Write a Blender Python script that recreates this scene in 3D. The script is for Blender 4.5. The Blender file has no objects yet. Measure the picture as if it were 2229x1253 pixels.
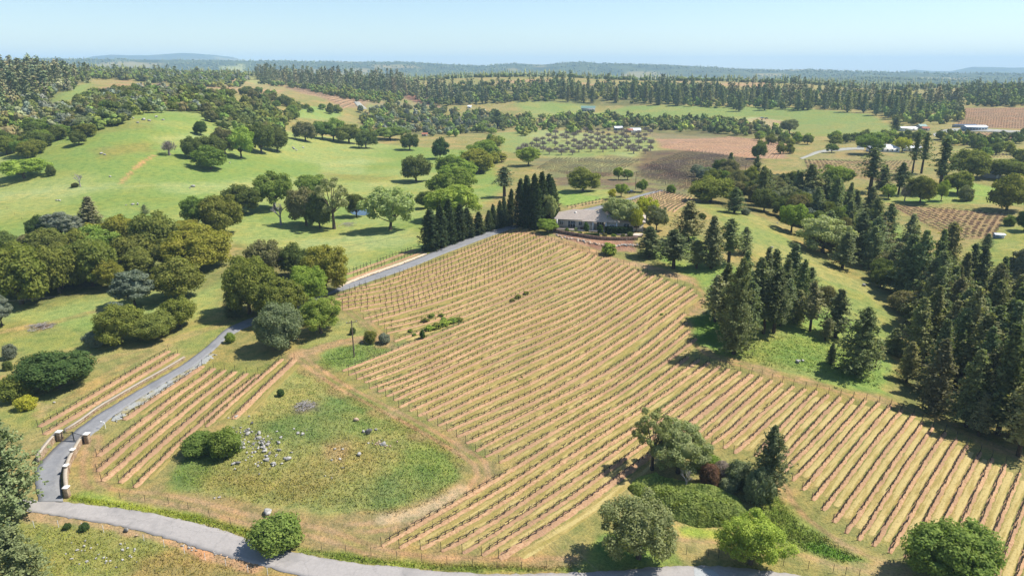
import bpy, math, random
import numpy as np
random.seed(7); RNG = np.random.default_rng(7)
scene = bpy.context.scene
COL = scene.collection
# ------------------------------------------------------------------ camera
PW, PH, FOC = 2229.0, 1253.0, 1486.0
CAMZ, PITCH = 64.0, math.radians(17.8)
SP, CP = math.sin(PITCH), math.cos(PITCH)
cam = bpy.data.cameras.new('camera'); camo = bpy.data.objects.new('camera', cam); COL.objects.link(camo)
cam.sensor_width = 36.0; cam.lens = 36.0*FOC/PW; cam.clip_start = 0.5; cam.clip_end = 60000
camo.location = (0, 0, CAMZ); camo.rotation_euler = (math.pi/2-PITCH, 0, 0)
scene.camera = camo
# ------------------------------------------------------------------ sky and sun
SUN_EL, SHADOW_AZ = math.radians(56), math.radians(192)      # shadows fall to the left and a little towards the viewer
sdir = (math.cos(SUN_EL)*math.cos(SHADOW_AZ), math.cos(SUN_EL)*math.sin(SHADOW_AZ), -math.sin(SUN_EL))
world = bpy.data.worlds.new('World'); scene.world = world; world.use_nodes = True
wn = world.node_tree; wn.nodes.clear()
wo = wn.nodes.new('ShaderNodeOutputWorld'); bg = wn.nodes.new('ShaderNodeBackground'); sk = wn.nodes.new('ShaderNodeTexSky')
sk.sky_type = 'NISHITA'; sk.sun_disc = False; sk.sun_elevation = SUN_EL
sk.sun_rotation = math.atan2(-sdir[0], -sdir[1]); sk.altitude = 400; sk.air_density = 1.0; sk.dust_density = 0.25; sk.ozone_density = 3.0
bg.inputs['Strength'].default_value = 0.088
wn.links.new(sk.outputs[0], bg.inputs[0]); wn.links.new(bg.outputs[0], wo.inputs[0])
sun = bpy.data.lights.new('sun', 'SUN'); sun.energy = 4.5; sun.angle = math.radians(0.55); sun.color = (1.0, 0.955, 0.88)
suno = bpy.data.objects.new('sun', sun); COL.objects.link(suno)
suno.rotation_euler = (math.pi/2-SUN_EL, 0, math.atan2(sdir[1], sdir[0])-math.pi/2)
scene.view_settings.view_transform = 'Standard'; scene.view_settings.look = 'None'
scene.view_settings.exposure = 0.82; scene.view_settings.gamma = 1.0; scene.view_settings.use_curve_mapping = False
cy = scene.cycles
cy.use_denoising = True
try: cy.denoiser = 'OPENIMAGEDENOISE'
except Exception: pass
cy.max_bounces = 5; cy.diffuse_bounces = 3; cy.glossy_bounces = 2; cy.transmission_bounces = 3; cy.volume_bounces = 1; cy.transparent_max_bounces = 6
cy.sample_clamp_indirect = 4.0

# ------------------------------------------------------------------ helpers
def srgb(r, g, b, k=0.62):
    f = lambda c: (c/255/12.92 if c/255 <= 0.04045 else ((c/255+0.055)/1.055)**2.4)*k
    return np.array([f(r), f(g), f(b)])
def sstep(a, b, x):
    t = np.clip((x-a)/(b-a), 0, 1); return t*t*(3-2*t)
def vnoise(x, y, seed=0):
    xi, yi = np.floor(x).astype(np.int64), np.floor(y).astype(np.int64); fx, fy = x-xi, y-yi
    def h(a, b):
        n = (a*374761393 + b*668265263 + seed*1442695041) & 0xffffffff
        n = ((n ^ (n >> 13))*1274126177) & 0xffffffff
        return ((n ^ (n >> 16)) & 0xffff)/65535.0
    u, v = fx*fx*(3-2*fx), fy*fy*(3-2*fy)
    return (h(xi, yi)*(1-u)+h(xi+1, yi)*u)*(1-v)+(h(xi, yi+1)*(1-u)+h(xi+1, yi+1)*u)*v
def fbm(x, y, seed=0, o=3):
    s, a, t = 0, 1.0, 0
    for i in range(o):
        s = s + a*vnoise(x*2**i, y*2**i, seed+i*17); t += a; a *= 0.5
    return s/t
def mesh_np(name, V, groups, mats=(), matidx=None, uv=None, smooth=False):
    """V (n,3); groups: list of int arrays (m,k)"""
    V = np.asarray(V, np.float32); me = bpy.data.meshes.new(name)
    groups = [np.asarray(g, np.int32) for g in groups if len(g)]
    me.vertices.add(len(V)); me.vertices.foreach_set('co', V.ravel())
    li = np.concatenate([g.ravel() for g in groups]); tot = np.concatenate([np.full(len(g), g.shape[1], np.int32) for g in groups])
    me.loops.add(len(li)); me.loops.foreach_set('vertex_index', li)
    st = np.concatenate([[0], np.cumsum(tot)[:-1]]).astype(np.int32)
    me.polygons.add(len(tot)); me.polygons.foreach_set('loop_start', st); me.polygons.foreach_set('loop_total', tot)
    for m in mats: me.materials.append(m)
    if matidx is not None: me.polygons.foreach_set('material_index', np.asarray(matidx, np.int32))
    if smooth: me.polygons.foreach_set('use_smooth', np.ones(len(tot), bool))
    if uv is not None:
        l = me.uv_layers.new(name='UVMap'); l.data.foreach_set('uv', np.asarray(uv, np.float32)[li].ravel())
    me.update(calc_edges=True); return me
class MB:
    """collects pieces into one mesh"""
    def __init__(s): s.V = []; s.T = []; s.Q = []; s.n = 0; s.tm = []; s.qm = []
    def add(s, V, F, m=0):
        V = np.asarray(V, float).reshape(-1, 3); F = np.asarray(F, int)
        if F.size == 0: return s
        s.V.append(V)
        if F.shape[1] == 4: s.Q.append(F+s.n); s.qm += [m]*len(F)
        else: s.T.append(F+s.n); s.tm += [m]*len(F)
        s.n += len(V); return s
    def box(s, x0, x1, y0, y1, z0, z1, m=0, rot=0, c=(0, 0)):
        v = np.array([(x, y, z) for z in (z0, z1) for x, y in ((x0, y0), (x1, y0), (x1, y1), (x0, y1))], float)
        if rot:
            a, b = math.cos(rot), math.sin(rot); q = v[:, :2]-np.array(c)
            v[:, 0] = q[:, 0]*a-q[:, 1]*b+c[0]; v[:, 1] = q[:, 0]*b+q[:, 1]*a+c[1]
        return s.add(v, [(3, 2, 1, 0), (4, 5, 6, 7), (0, 1, 5, 4), (1, 2, 6, 5), (2, 3, 7, 6), (3, 0, 4, 7)], m)
    def poly(s, pts, m=0):
        n = len(pts)
        if n == 4: return s.add(pts, [(0, 1, 2, 3)], m)
        return s.add(pts, [(0, i, i+1) for i in range(1, n-1)], m)
    def tube(s, P, R, sides=5, m=0, cap=True):
        P = np.asarray(P, float); n = len(P)
        R = np.full(n, R) if np.isscalar(R) else np.asarray(R, float)
        T = np.gradient(P, axis=0); T /= (np.linalg.norm(T, axis=1)[:, None]+1e-9)
        ref = np.where(np.abs(T[:, 2:3]) > 0.9, np.array([[1., 0, 0]]), np.array([[0, 0, 1.]]))
        A = np.cross(T, ref); A /= (np.linalg.norm(A, axis=1)[:, None]+1e-9); B = np.cross(T, A)
        ang = np.arange(sides)*2*math.pi/sides
        V = (P[:, None]+R[:, None, None]*(A[:, None]*np.cos(ang)[None, :, None]+B[:, None]*np.sin(ang)[None, :, None])).reshape(-1, 3)
        F = [(i*sides+j, i*sides+(j+1) % sides, (i+1)*sides+(j+1) % sides, (i+1)*sides+j) for i in range(n-1) for j in range(sides)]
        s.add(V, F, m)
        if cap:
            s.add(V[-sides:], [(0, j, j+1) for j in range(1, sides-1)], m)
        return s
    def mesh(s, name, mats=(), smooth=False):
        V = np.concatenate(s.V)
        return mesh_np(name, V, [g for g in ([np.concatenate(s.T)] if s.T else [])+([np.concatenate(s.Q)] if s.Q else [])], mats, (s.tm+s.qm) if len(mats) > 1 else None, None, smooth)
def link(name, data, parent=None, loc=None, rotz=0, scale=None, label=None, cat=None, group=None, kind=None, color=None):
    o = bpy.data.objects.new(name, data); COL.objects.link(o)
    if parent is not None: o.parent = parent
    if loc is not None: o.location = loc
    if rotz: o.rotation_euler = (0, 0, rotz)
    if scale is not None: o.scale = scale
    if label: o['label'] = label
    if cat: o['category'] = cat
    if group: o['group'] = group
    if kind: o['kind'] = kind
    if color is not None: o.color = (*color, 1)
    return o

# ------------------------------------------------------------------ terrain: heights from surveyed points
def pray(px, py):
    u, v = (np.asarray(px, float)-PW/2)/FOC, (np.asarray(py, float)-PH/2)/FOC
    return u+0*v, CP-v*SP+0*u, -(SP+v*CP)+0*u
ctl_z = [  # photo point, ground height (m) relative to the gate
 (-300,1253,-.5),(0,1253,-.5),(560,1253,-.5),(1114,1253,0),(1600,1253,-.5),(2229,1253,-1),(2500,1253,-2),(0,1600,-1),(1114,1700,-1),(2229,1600,-1),
 (0,1110,0),(160,960,0),(330,840,.8),(480,740,1.6),(560,695,2.0),(720,640,3.2),(920,565,5.2),(1116,495,8.0),(-300,960,0),(-300,700,2),
 (650,950,1.6),(480,1080,.2),(900,1120,.4),(830,1190,.1),(1050,1000,.8),(740,790,1.8),
 (1060,855,1.6),(1060,700,3.0),(1060,600,5.0),(1260,900,2.0),(1260,680,4.0),(1400,590,5.5),(1260,505,9.2),(1350,500,9.2),(1480,770,2.6),(1600,1000,-.2),(1480,1050,-.6),(1800,870,1.0),(2080,960,-.5),(1900,1180,-.8),
 (1600,560,6.5),(1620,480,8.5),(1720,700,3.5),(1870,810,1.2),(1780,620,2.5),(1960,760,-3),(2050,880,-3),(2150,830,-4.5),(2229,900,-3),(2000,640,-4),(1900,570,-2.5),(1750,520,2),(2200,620,0),(2500,800,0),
 (2060,490,1.5),(2180,480,3),(2229,400,5),(1860,360,6),(1640,420,4),(1420,440,8.4),(1300,420,7.5),(1180,440,6),
 (560,600,3),(300,640,2.6),(60,700,1.6),(60,560,4),(420,520,4),(650,560,3.2),(850,510,4),(790,464,2.0),(950,430,3),(700,400,4),(450,430,7),(150,450,8),(0,420,9),(-300,450,10),
 (300,260,33),(430,252,31),(200,300,26),(100,350,18),(0,330,19),(470,340,15),(620,330,10),(600,270,18),(700,250,16),(780,262,8),(620,235,24),(-300,330,22),
 (850,330,3),(950,300,2),(1100,350,2),(1250,330,3),(1400,370,4),(1520,330,5),(1700,330,5),(1300,290,2),(1100,280,0),(900,262,0),(1500,260,3),(1300,245,6),(1780,260,8),(1600,245,9),(1950,280,6),(2150,285,8),(2160,240,16),(2350,300,10),
]
ctl_d = [  # photo point, distance along the optical axis: crests beyond
 (1200,172,1330),(1050,172,1380),(1400,178,1300),(1600,183,1280),(1760,190,1230),(1850,198,1200),(1970,208,1150),(2120,200,1100),(2229,195,1100),(2400,195,1100),
 (1200,215,1020),(1500,225,960),(1700,232,930),(1000,215,1050),
 (560,180,1250),(700,180,1300),(830,182,1320),(880,205,1150),(720,200,1060),(800,225,900),(650,205,980),(530,160,1350),(540,205,900),
 (300,165,1150),(180,165,1050),(60,160,900),(0,148,880),(-300,150,850),(120,215,620),(30,240,560),(430,165,1250),(240,195,760),(380,200,700),(480,215,640),(160,235,560),
]
cx_, cy_, cz_ = [], [], []
for px, py, z in ctl_z:
    d = pray(px, py); t = (z-CAMZ)/d[2]; cx_.append(d[0]*t); cy_.append(d[1]*t); cz_.append(z)
for px, py, dd in ctl_d:
    d = pray(px, py); cx_.append(d[0]*dd); cy_.append(d[1]*dd); cz_.append(CAMZ+d[2]*dd)
cx_, cy_, cz_ = map(np.array, (cx_, cy_, cz_))
def tl(x, y): return np.arctan2(x, y)*1.0, 0.62*np.log(np.hypot(x, y))
cth, clr = tl(cx_, cy_); MQ = 0.10
def ker(a, b): return np.sqrt((a[0][:, None]-b[0][None])**2+(a[1][:, None]-b[1][None])**2+MQ*MQ)
K = ker((cth, clr), (cth, clr)); zbar = 2.0
wts = np.linalg.solve(K+np.eye(len(K))*-0.004, cz_-zbar)
# far ridge crests: photo x -> crest y
ridge_tab = [
 (2500, 0.16, [(-400,178),(0,178),(600,176),(900,166),(1100,165),(1300,168),(1500,171),(1700,168),(1900,168),(2100,176),(2229,180),(2600,180)]),
 (3700, 0.12, [(-400,170),(600,168),(900,160),(1050,158),(1300,158),(1500,160),(1800,160),(2229,166),(2600,166)]),
 (5600, 0.15, [(-400,130),(0,132),(60,123),(160,125),(300,128),(560,129),(700,131),(800,133),(880,133),(950,136),(1010,139),(1060,141),(1110,136),(1180,138),(1230,134),(1270,132),(1310,137),(1400,138),(1500,141),(1560,144),(1620,149),(1700,150),(1760,148),(1820,151),(1900,154),(2100,157),(2229,159),(2600,160)]),
 (11500, 0.13, [(-400,140),(140,140),(190,124),(230,118),(262,117),(300,120),(345,118),(395,114),(440,117),(480,120),(520,125),(560,140),(900,160),(1560,160),(1620,149),(1650,148),(1700,158),(1960,160),(1976,156),(1992,149),(2006,144),(2020,149),(2036,156),(2050,158),(2075,153),(2110,145),(2150,144),(2180,147),(2229,146),(2400,145),(2600,150)]),
]
def far_height(th, lr):
    r = np.exp(lr); z = np.full_like(th, -6.0)
    px = PW/2+FOC*np.tan(np.clip(th, -1.2, 1.2))/CP           # photo column of that bearing near the horizon
    for R, wd, tab in ridge_tab:
        a = np.array(tab, float)
        yy = np.interp(px, a[:, 0], a[:, 1]); d = pray(px, yy)
        zc = CAMZ+d[2]/np.hypot(d[0], d[1])*R
        zc = zc-(26 if R < 3000 else (22 if R < 5000 else 8))                        # crest trees stand on top
        base = -6.0
        g = np.exp(-((lr-math.log(R))/wd)**2)
        z = np.maximum(z, base+(zc-base)*g)
    return z
def raw_height(th, lr):
    shp = th.shape; t, l = th.ravel(), lr.ravel()*0.62
    out = np.zeros(len(t))
    for i in range(0, len(t), 20000):
        out[i:i+20000] = ker((t[i:i+20000], l[i:i+20000]), (cth, clr)) @ wts + zbar
    out = np.clip(out, -8, 75)
    lr = lr.ravel(); s = sstep(math.log(1450), math.log(1950), lr)
    out = out*(1-s)+far_height(t, lr)*s
    return out.reshape(shp)
# polar sheet: fine near, coarse far
rr = [26.0]
while rr[-1] < 16000:
    r = rr[-1]; rr.append(r+(max(0.5, 0.0058*r) if r < 480 else (0.0095*r if r < 2600 else 0.018*r)))
RR = np.array(rr); NTH = 430; TH = np.linspace(-0.84, 0.84, NTH)
LG = np.log(RR)
lo_i = np.arange(0, len(RR), 4); lo_j = np.arange(0, NTH, 5)
if lo_i[-1] != len(RR)-1: lo_i = np.append(lo_i, len(RR)-1)
if lo_j[-1] != NTH-1: lo_j = np.append(lo_j, NTH-1)
hl = raw_height(*[a for a in np.meshgrid(TH[lo_j], LG[lo_i])])
HG = np.empty((len(RR), NTH))
tmp = np.array([np.interp(TH, TH[lo_j], row) for row in hl])
for j in range(NTH): HG[:, j] = np.interp(LG, LG[lo_i], tmp[:, j])
GX = RR[:, None]*np.sin(TH)[None]; GY = RR[:, None]*np.cos(TH)[None]
und = (fbm(GX/38, GY/38, 3)-.5)*1.3*sstep(60, 160, RR)[:, None]+(fbm(GX/220, GY/220, 9)-.5)*9*sstep(420, 900, RR)[:, None]+(fbm(GX/900, GY/900, 5)-.5)*60*sstep(2200, 3500, RR)[:, None]*(1-0.75*sstep(4300, 5200, RR))[:, None]
HG = HG+und
def hgt(x, y):
    x, y = np.asarray(x, float), np.asarray(y, float)
    r = np.clip(np.hypot(x, y), RR[0], RR[-2]); th = np.clip(np.arctan2(x, y), TH[0], TH[-2])
    fi = np.interp(r, RR, np.arange(len(RR))); fj = (th-TH[0])/(TH[1]-TH[0])
    i = np.minimum(fi.astype(int), len(RR)-2); j = np.clip(fj.astype(int), 0, NTH-2); a, b = fi-i, fj-j
    return (HG[i, j]*(1-b)+HG[i, j+1]*b)*(1-a)+(HG[i+1, j]*(1-b)+HG[i+1, j+1]*b)*a
TT = np.concatenate([np.arange(50, 520, 1.5), np.geomspace(520, 9000, 300)])
def ground(px, py):
    """photo point -> place on the terrain (x, y, z)"""
    px, py = np.atleast_1d(np.asarray(px, float)), np.atleast_1d(np.asarray(py, float))
    out = np.empty((len(px), 3))
    for k in range(0, len(px), 400):
        d = pray(px[k:k+400], py[k:k+400])
        X, Y, Z = d[0][:, None]*TT, d[1][:, None]*TT, CAMZ+d[2][:, None]*TT
        g = Z-hgt(X, Y); under = g < 0
        i = np.where(under.any(1), under.argmax(1), len(TT)-1); i = np.maximum(i, 1); n = np.arange(len(i))
        a = g[n, i-1]/(g[n, i-1]-g[n, i]+1e-9); a = np.clip(a, 0, 1); t = TT[i-1]*(1-a)+TT[i]*a
        x, y = d[0]*t, d[1]*t; out[k:k+400] = np.stack([x, y, hgt(x, y)], 1)
    return out
def project(P):
    P = np.asarray(P, float); z = P[:, 2]-CAMZ
    dep = P[:, 1]*CP-z*SP
    return PW/2+FOC*P[:, 0]/dep, PH/2-FOC*(z*CP+P[:, 1]*SP)/dep, dep
def top_z(Y, py):
    v = (py-PH/2)/FOC; return CAMZ-Y*(SP+v*CP)/(CP-v*SP)
def spline(P, step):
    """Catmull-Rom through world points, resampled at a step"""
    P = np.asarray(P, float)
    if len(P) > 2:
        Q = np.vstack([2*P[0]-P[1], P, 2*P[-1]-P[-2]]); out = []
        for i in range(1, len(Q)-2):
            t = np.linspace(0, 1, 24, endpoint=False)[:, None]
            out.append(0.5*((2*Q[i])+(-Q[i-1]+Q[i+1])*t+(2*Q[i-1]-5*Q[i]+4*Q[i+1]-Q[i+2])*t**2+(-Q[i-1]+3*Q[i]-3*Q[i+1]+Q[i+2])*t**3))
        P = np.vstack(out+[P[-1:]])
    s = np.concatenate([[0], np.cumsum(np.linalg.norm(np.diff(P[:, :2], axis=0), axis=1))])
    n = max(2, int(round(s[-1]/step))+1); q = np.linspace(0, s[-1], n)
    return np.stack([np.interp(q, s, P[:, k]) for k in range(P.shape[1])], 1)
# ------------------------------------------------------------------ materials
def new_mat(name):
    m = bpy.data.materials.new(name); m.use_nodes = True; t = m.node_tree; t.nodes.clear()
    o = t.nodes.new('ShaderNodeOutputMaterial'); return m, t, o
def N(t, typ, **kw):
    n = t.nodes.new('ShaderNode'+typ)
    for k, v in kw.items():
        if k in n.inputs.keys(): n.inputs[k].default_value = v
        else: setattr(n, k, v)
    return n
def noise(t, vec, scale, detail=3, rough=0.6):
    n = N(t, 'TexNoise', Scale=scale, Detail=detail, Roughness=rough); t.links.new(vec, n.inputs['Vector']); return n
def ramp(t, src, stops):
    r = t.nodes.new('ShaderNodeValToRGB'); e = r.color_ramp.elements
    while len(e) < len(stops): e.new(0.5)
    for q, (p, c) in zip(e, stops): q.position = p; q.color = (*c, 1)
    t.links.new(src, r.inputs[0]); return r
def mixc(t, a, b, fac, mode='MIX'):
    m = t.nodes.new('ShaderNodeMix'); m.data_type = 'RGBA'; m.blend_type = mode
    for s, i in ((fac, 0), (a, 6), (b, 7)):
        if isinstance(s, (int, float)): m.inputs[i].default_value = s
        elif isinstance(s, (tuple, list, np.ndarray)): m.inputs[i].default_value = (*[float(q) for q in s[:3]], 1)
        else: t.links.new(s, m.inputs[i])
    return m.outputs[2]
def mathn(t, op, a, b=None):
    m = t.nodes.new('ShaderNodeMath'); m.operation = op
    for i, s in enumerate((a, b)):
        if s is None: continue
        if isinstance(s, (int, float)): m.inputs[i].default_value = s
        else: t.links.new(s, m.inputs[i])
    return m.outputs[0]
def rough_mat(name, ca, cb, scale, rough=0.9, bump=0.0, detail=4, spec=0.2, metal=0.0, cc=None, scale2=None):
    m, t, o = new_mat(name); p = N(t, 'BsdfPrincipled', Roughness=rough, Metallic=metal); p.inputs['Specular IOR Level'].default_value = spec
    g = t.nodes.new('ShaderNodeNewGeometry').outputs['Position']
    n = noise(t, g, scale, detail); r = ramp(t, n.outputs[0], [(0.3, ca), (0.7, cb)]).outputs[0]
    if cc is not None:
        n2 = noise(t, g, scale2, 3); f = ramp(t, n2.outputs[0], [(0.5, (0, 0, 0)), (0.66, (1, 1, 1))]).outputs[0]; r = mixc(t, r, cc, f)
    t.links.new(r, p.inputs['Base Color'])
    if bump:
        b = N(t, 'Bump', Strength=bump, Distance=0.1); t.links.new(n.outputs[0], b.inputs['Height']); t.links.new(b.outputs[0], p.inputs['Normal'])
    t.links.new(p.outputs[0], o.inputs[0]); return m
def leaf_mat(name, transl=0.36, var=0.35):
    m, t, o = new_mat(name); oi = t.nodes.new('ShaderNodeObjectInfo'); ge = t.nodes.new('ShaderNodeNewGeometry')
    tc = t.nodes.new('ShaderNodeTexCoord')
    n = noise(t, tc.outputs['Object'], 0.55, 2)
    hs = t.nodes.new('ShaderNodeHueSaturation'); t.links.new(oi.outputs['Color'], hs.inputs['Color'])
    v = mathn(t, 'ADD', mathn(t, 'MULTIPLY', ge.outputs['Random Per Island'], var*1.3), mathn(t, 'MULTIPLY', n.outputs[0], 0.75))
    t.links.new(mathn(t, 'ADD', v, 1.0-var*0.65-0.36), hs.inputs['Value'])
    t.links.new(mathn(t, 'ADD', mathn(t, 'MULTIPLY', n.outputs[0], -0.06), 0.53), hs.inputs['Hue'])
    d = N(t, 'BsdfDiffuse'); tr = N(t, 'BsdfTranslucent'); ms = N(t, 'MixShader', Fac=transl)
    t.links.new(hs.outputs[0], d.inputs[0])
    t.links.new(mixc(t, hs.outputs[0], (1.25, 1.35, 0.55), 1.0, 'MULTIPLY'), tr.inputs[0])
    t.links.new(d.outputs[0], ms.inputs[1]); t.links.new(tr.outputs[0], ms.inputs[2]); t.links.new(ms.outputs[0], o.inputs[0]); return m
M = {}
M['leaf'] = leaf_mat('leaf'); M['needle'] = leaf_mat('needle', 0.34, 0.5)
M['bark'] = rough_mat('bark', (0.055, 0.04, 0.03), (0.13, 0.10, 0.075), 3.0, bump=0.4)
M['pinebark'] = rough_mat('pine_bark', (0.035, 0.024, 0.018), (0.09, 0.06, 0.042), 3.0, bump=0.4)
M['dead'] = rough_mat('dead_wood', (0.19, 0.175, 0.165), (0.40, 0.37, 0.345), 2.0)
M['twig'] = rough_mat('bare_twig', (0.19, 0.155, 0.14), (0.32, 0.265, 0.24), 2.0)
M['vine'] = rough_mat('vine_wood', (0.022, 0.017, 0.015), (0.06, 0.045, 0.038), 6.0)
M['shoot'] = rough_mat('vine_shoot', (0.10, 0.13, 0.03), (0.17, 0.19, 0.05), 4.0)
M['stake'] = rough_mat('trellis_stake', (0.025, 0.022, 0.02), (0.06, 0.05, 0.045), 5.0)
M['wood'] = rough_mat('pole_wood', (0.10, 0.075, 0.055), (0.17, 0.13, 0.10), 5.0)
M['iron'] = rough_mat('black_iron', (0.012, 0.012, 0.013), (0.022, 0.022, 0.022), 6.0, 0.5, spec=0.5)
M['white'] = rough_mat('white_paint', (0.70, 0.69, 0.66), (0.80, 0.79, 0.76), 2.0, 0.6)
M['cap'] = rough_mat('cast_stone_cap', (0.58, 0.55, 0.50), (0.72, 0.69, 0.64), 3.0)
M['stone'] = rough_mat('wall_stone', (0.25, 0.17, 0.10), (0.46, 0.34, 0.22), 1.7, bump=0.4, cc=(0.20, 0.11, 0.06), scale2=0.9)
M['mortar'] = rough_mat('wall_mortar', (0.30, 0.25, 0.19), (0.42, 0.36, 0.28), 4.0)
M['rock'] = rough_mat('field_rock', (0.21, 0.20, 0.18), (0.50, 0.475, 0.435), 1.1, bump=0.5, cc=(0.17, 0.16, 0.14), scale2=2.5)
M['rockdark'] = rough_mat('dark_rock', (0.07, 0.07, 0.07), (0.22, 0.205, 0.19), 1.3, bump=0.5, cc=(0.33, 0.31, 0.28), scale2=1.8)
M['rocktan'] = rough_mat('tan_rock', (0.28, 0.19, 0.12), (0.50, 0.37, 0.26), 1.3, bump=0.5)
M['asphalt'] = rough_mat('county_asphalt', (0.280, 0.258, 0.240), (0.335, 0.308, 0.286), 3.0, 0.95, cc=(0.245, 0.228, 0.214), scale2=0.22)
M['drive'] = rough_mat('driveway_asphalt', (0.190, 0.189, 0.190), (0.230, 0.229, 0.230), 2.2, 0.95, cc=(0.17, 0.172, 0.178), scale2=0.3)
def crack(m, scale, amount):
    t = m.node_tree; p = [n for n in t.nodes if n.type == 'BSDF_PRINCIPLED'][0]; src = p.inputs['Base Color'].links[0].from_socket
    g = t.nodes.new('ShaderNodeNewGeometry').outputs['Position']; wv = noise(t, g, .8, 3)
    vm = t.nodes.new('ShaderNodeVectorMath'); vm.operation = 'MULTIPLY_ADD'; t.links.new(wv.outputs['Color'], vm.inputs[0]); vm.inputs[1].default_value = (1.6, 1.6, 1.6); t.links.new(g, vm.inputs[2])
    v = t.nodes.new('ShaderNodeTexVoronoi'); v.feature = 'DISTANCE_TO_EDGE'; v.inputs['Scale'].default_value = scale; t.links.new(vm.outputs[0], v.inputs['Vector'])
    f = ramp(t, v.outputs['Distance'], [(0.0, (amount,)*3), (0.014, (0, 0, 0))]).outputs[0]; t.links.new(mixc(t, src, (.09, .085, .08), f), p.inputs['Base Color'])
crack(M['asphalt'], .16, .22); crack(M['drive'], .14, .2)
M['patch'] = rough_mat('road_patch', (0.29, 0.30, 0.30), (0.36, 0.37, 0.36), 4.0, 0.95)
M['gravel'] = rough_mat('shoulder_gravel', (0.22, 0.225, 0.21), (0.36, 0.36, 0.33), 3.5, 0.95, cc=(0.27, 0.23, 0.12), scale2=0.35)
M['bank'] = rough_mat('cut_bank', (0.42, 0.31, 0.20), (0.62, 0.50, 0.36), 2.0, 0.95, bump=0.4)
M['water'] = rough_mat('pond_water', (0.03, 0.05, 0.06), (0.04, 0.06, 0.07), 0.5, 0.06, spec=0.6)
M['roof'] = rough_mat('concrete_tile_roof', (0.33, 0.275, 0.23), (0.45, 0.385, 0.33), 1.6, 0.85)
M['stucco'] = rough_mat('cream_stucco', (0.50, 0.44, 0.36), (0.58, 0.52, 0.44), 1.5)
M['glass'] = rough_mat('window_glass', (0.03, 0.04, 0.05), (0.06, 0.07, 0.08), 1.0, 0.08, spec=0.7)
M['shedwall'] = rough_mat('tan_shed_wall', (0.30, 0.26, 0.21), (0.36, 0.31, 0.26), 1.5)  # plain tan wall colour of the small sheds
M['metalroof'] = rough_mat('pale_metal_roof', (0.55, 0.58, 0.62), (0.68, 0.70, 0.72), 0.6, 0.5, spec=0.4)
M['greenroof'] = rough_mat('green_metal_roof', (0.10, 0.19, 0.16), (0.16, 0.26, 0.22), 0.6, 0.5, spec=0.4)
M['greysiding'] = rough_mat('grey_siding', (0.28, 0.28, 0.28), (0.36, 0.355, 0.35), 0.8)
M['bluesiding'] = rough_mat('blue_grey_siding', (0.17, 0.215, 0.27), (0.24, 0.28, 0.33), 0.8)
M['redroof'] = rough_mat('rust_red_roof', (0.26, 0.10, 0.06), (0.36, 0.16, 0.10), 0.8)
M['carpaint'] = rough_mat('dark_car_paint', (0.03, 0.035, 0.04), (0.05, 0.055, 0.06), 1.0, 0.3, spec=0.6)
M['silver'] = rough_mat('silver_car_paint', (0.42, 0.44, 0.46), (0.50, 0.52, 0.54), 1.0, 0.3, spec=0.6)
M['rubber'] = rough_mat('tyre_rubber', (0.012, 0.012, 0.012), (0.02, 0.02, 0.02), 3.0)
M['shadestone'] = rough_mat('shade_toned_wall_stone', (0.075, 0.05, 0.038), (0.21, 0.15, 0.115), 0.8, bump=0.4, cc=(0.30, 0.24, 0.19), scale2=1.6)  # retaining wall stone, shade and planting painted into its dark colour
M['shadecore'] = rough_mat('shade_toned_wall_core', (0.10, 0.06, 0.045), (0.20, 0.125, 0.09), 1.4, bump=0.4)  # retaining wall core, darkened for the same shade and planting
M['paver'] = rough_mat('patio_paver', (0.42, 0.33, 0.27), (0.55, 0.46, 0.39), 1.2)
M['solar'] = rough_mat('solar_glass', (0.02, 0.025, 0.045), (0.03, 0.04, 0.06), 1.0, 0.15, spec=0.6)
M['wire'] = rough_mat('wire_metal', (0.05, 0.05, 0.05), (0.09, 0.09, 0.09), 3.0, 0.5)
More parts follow.
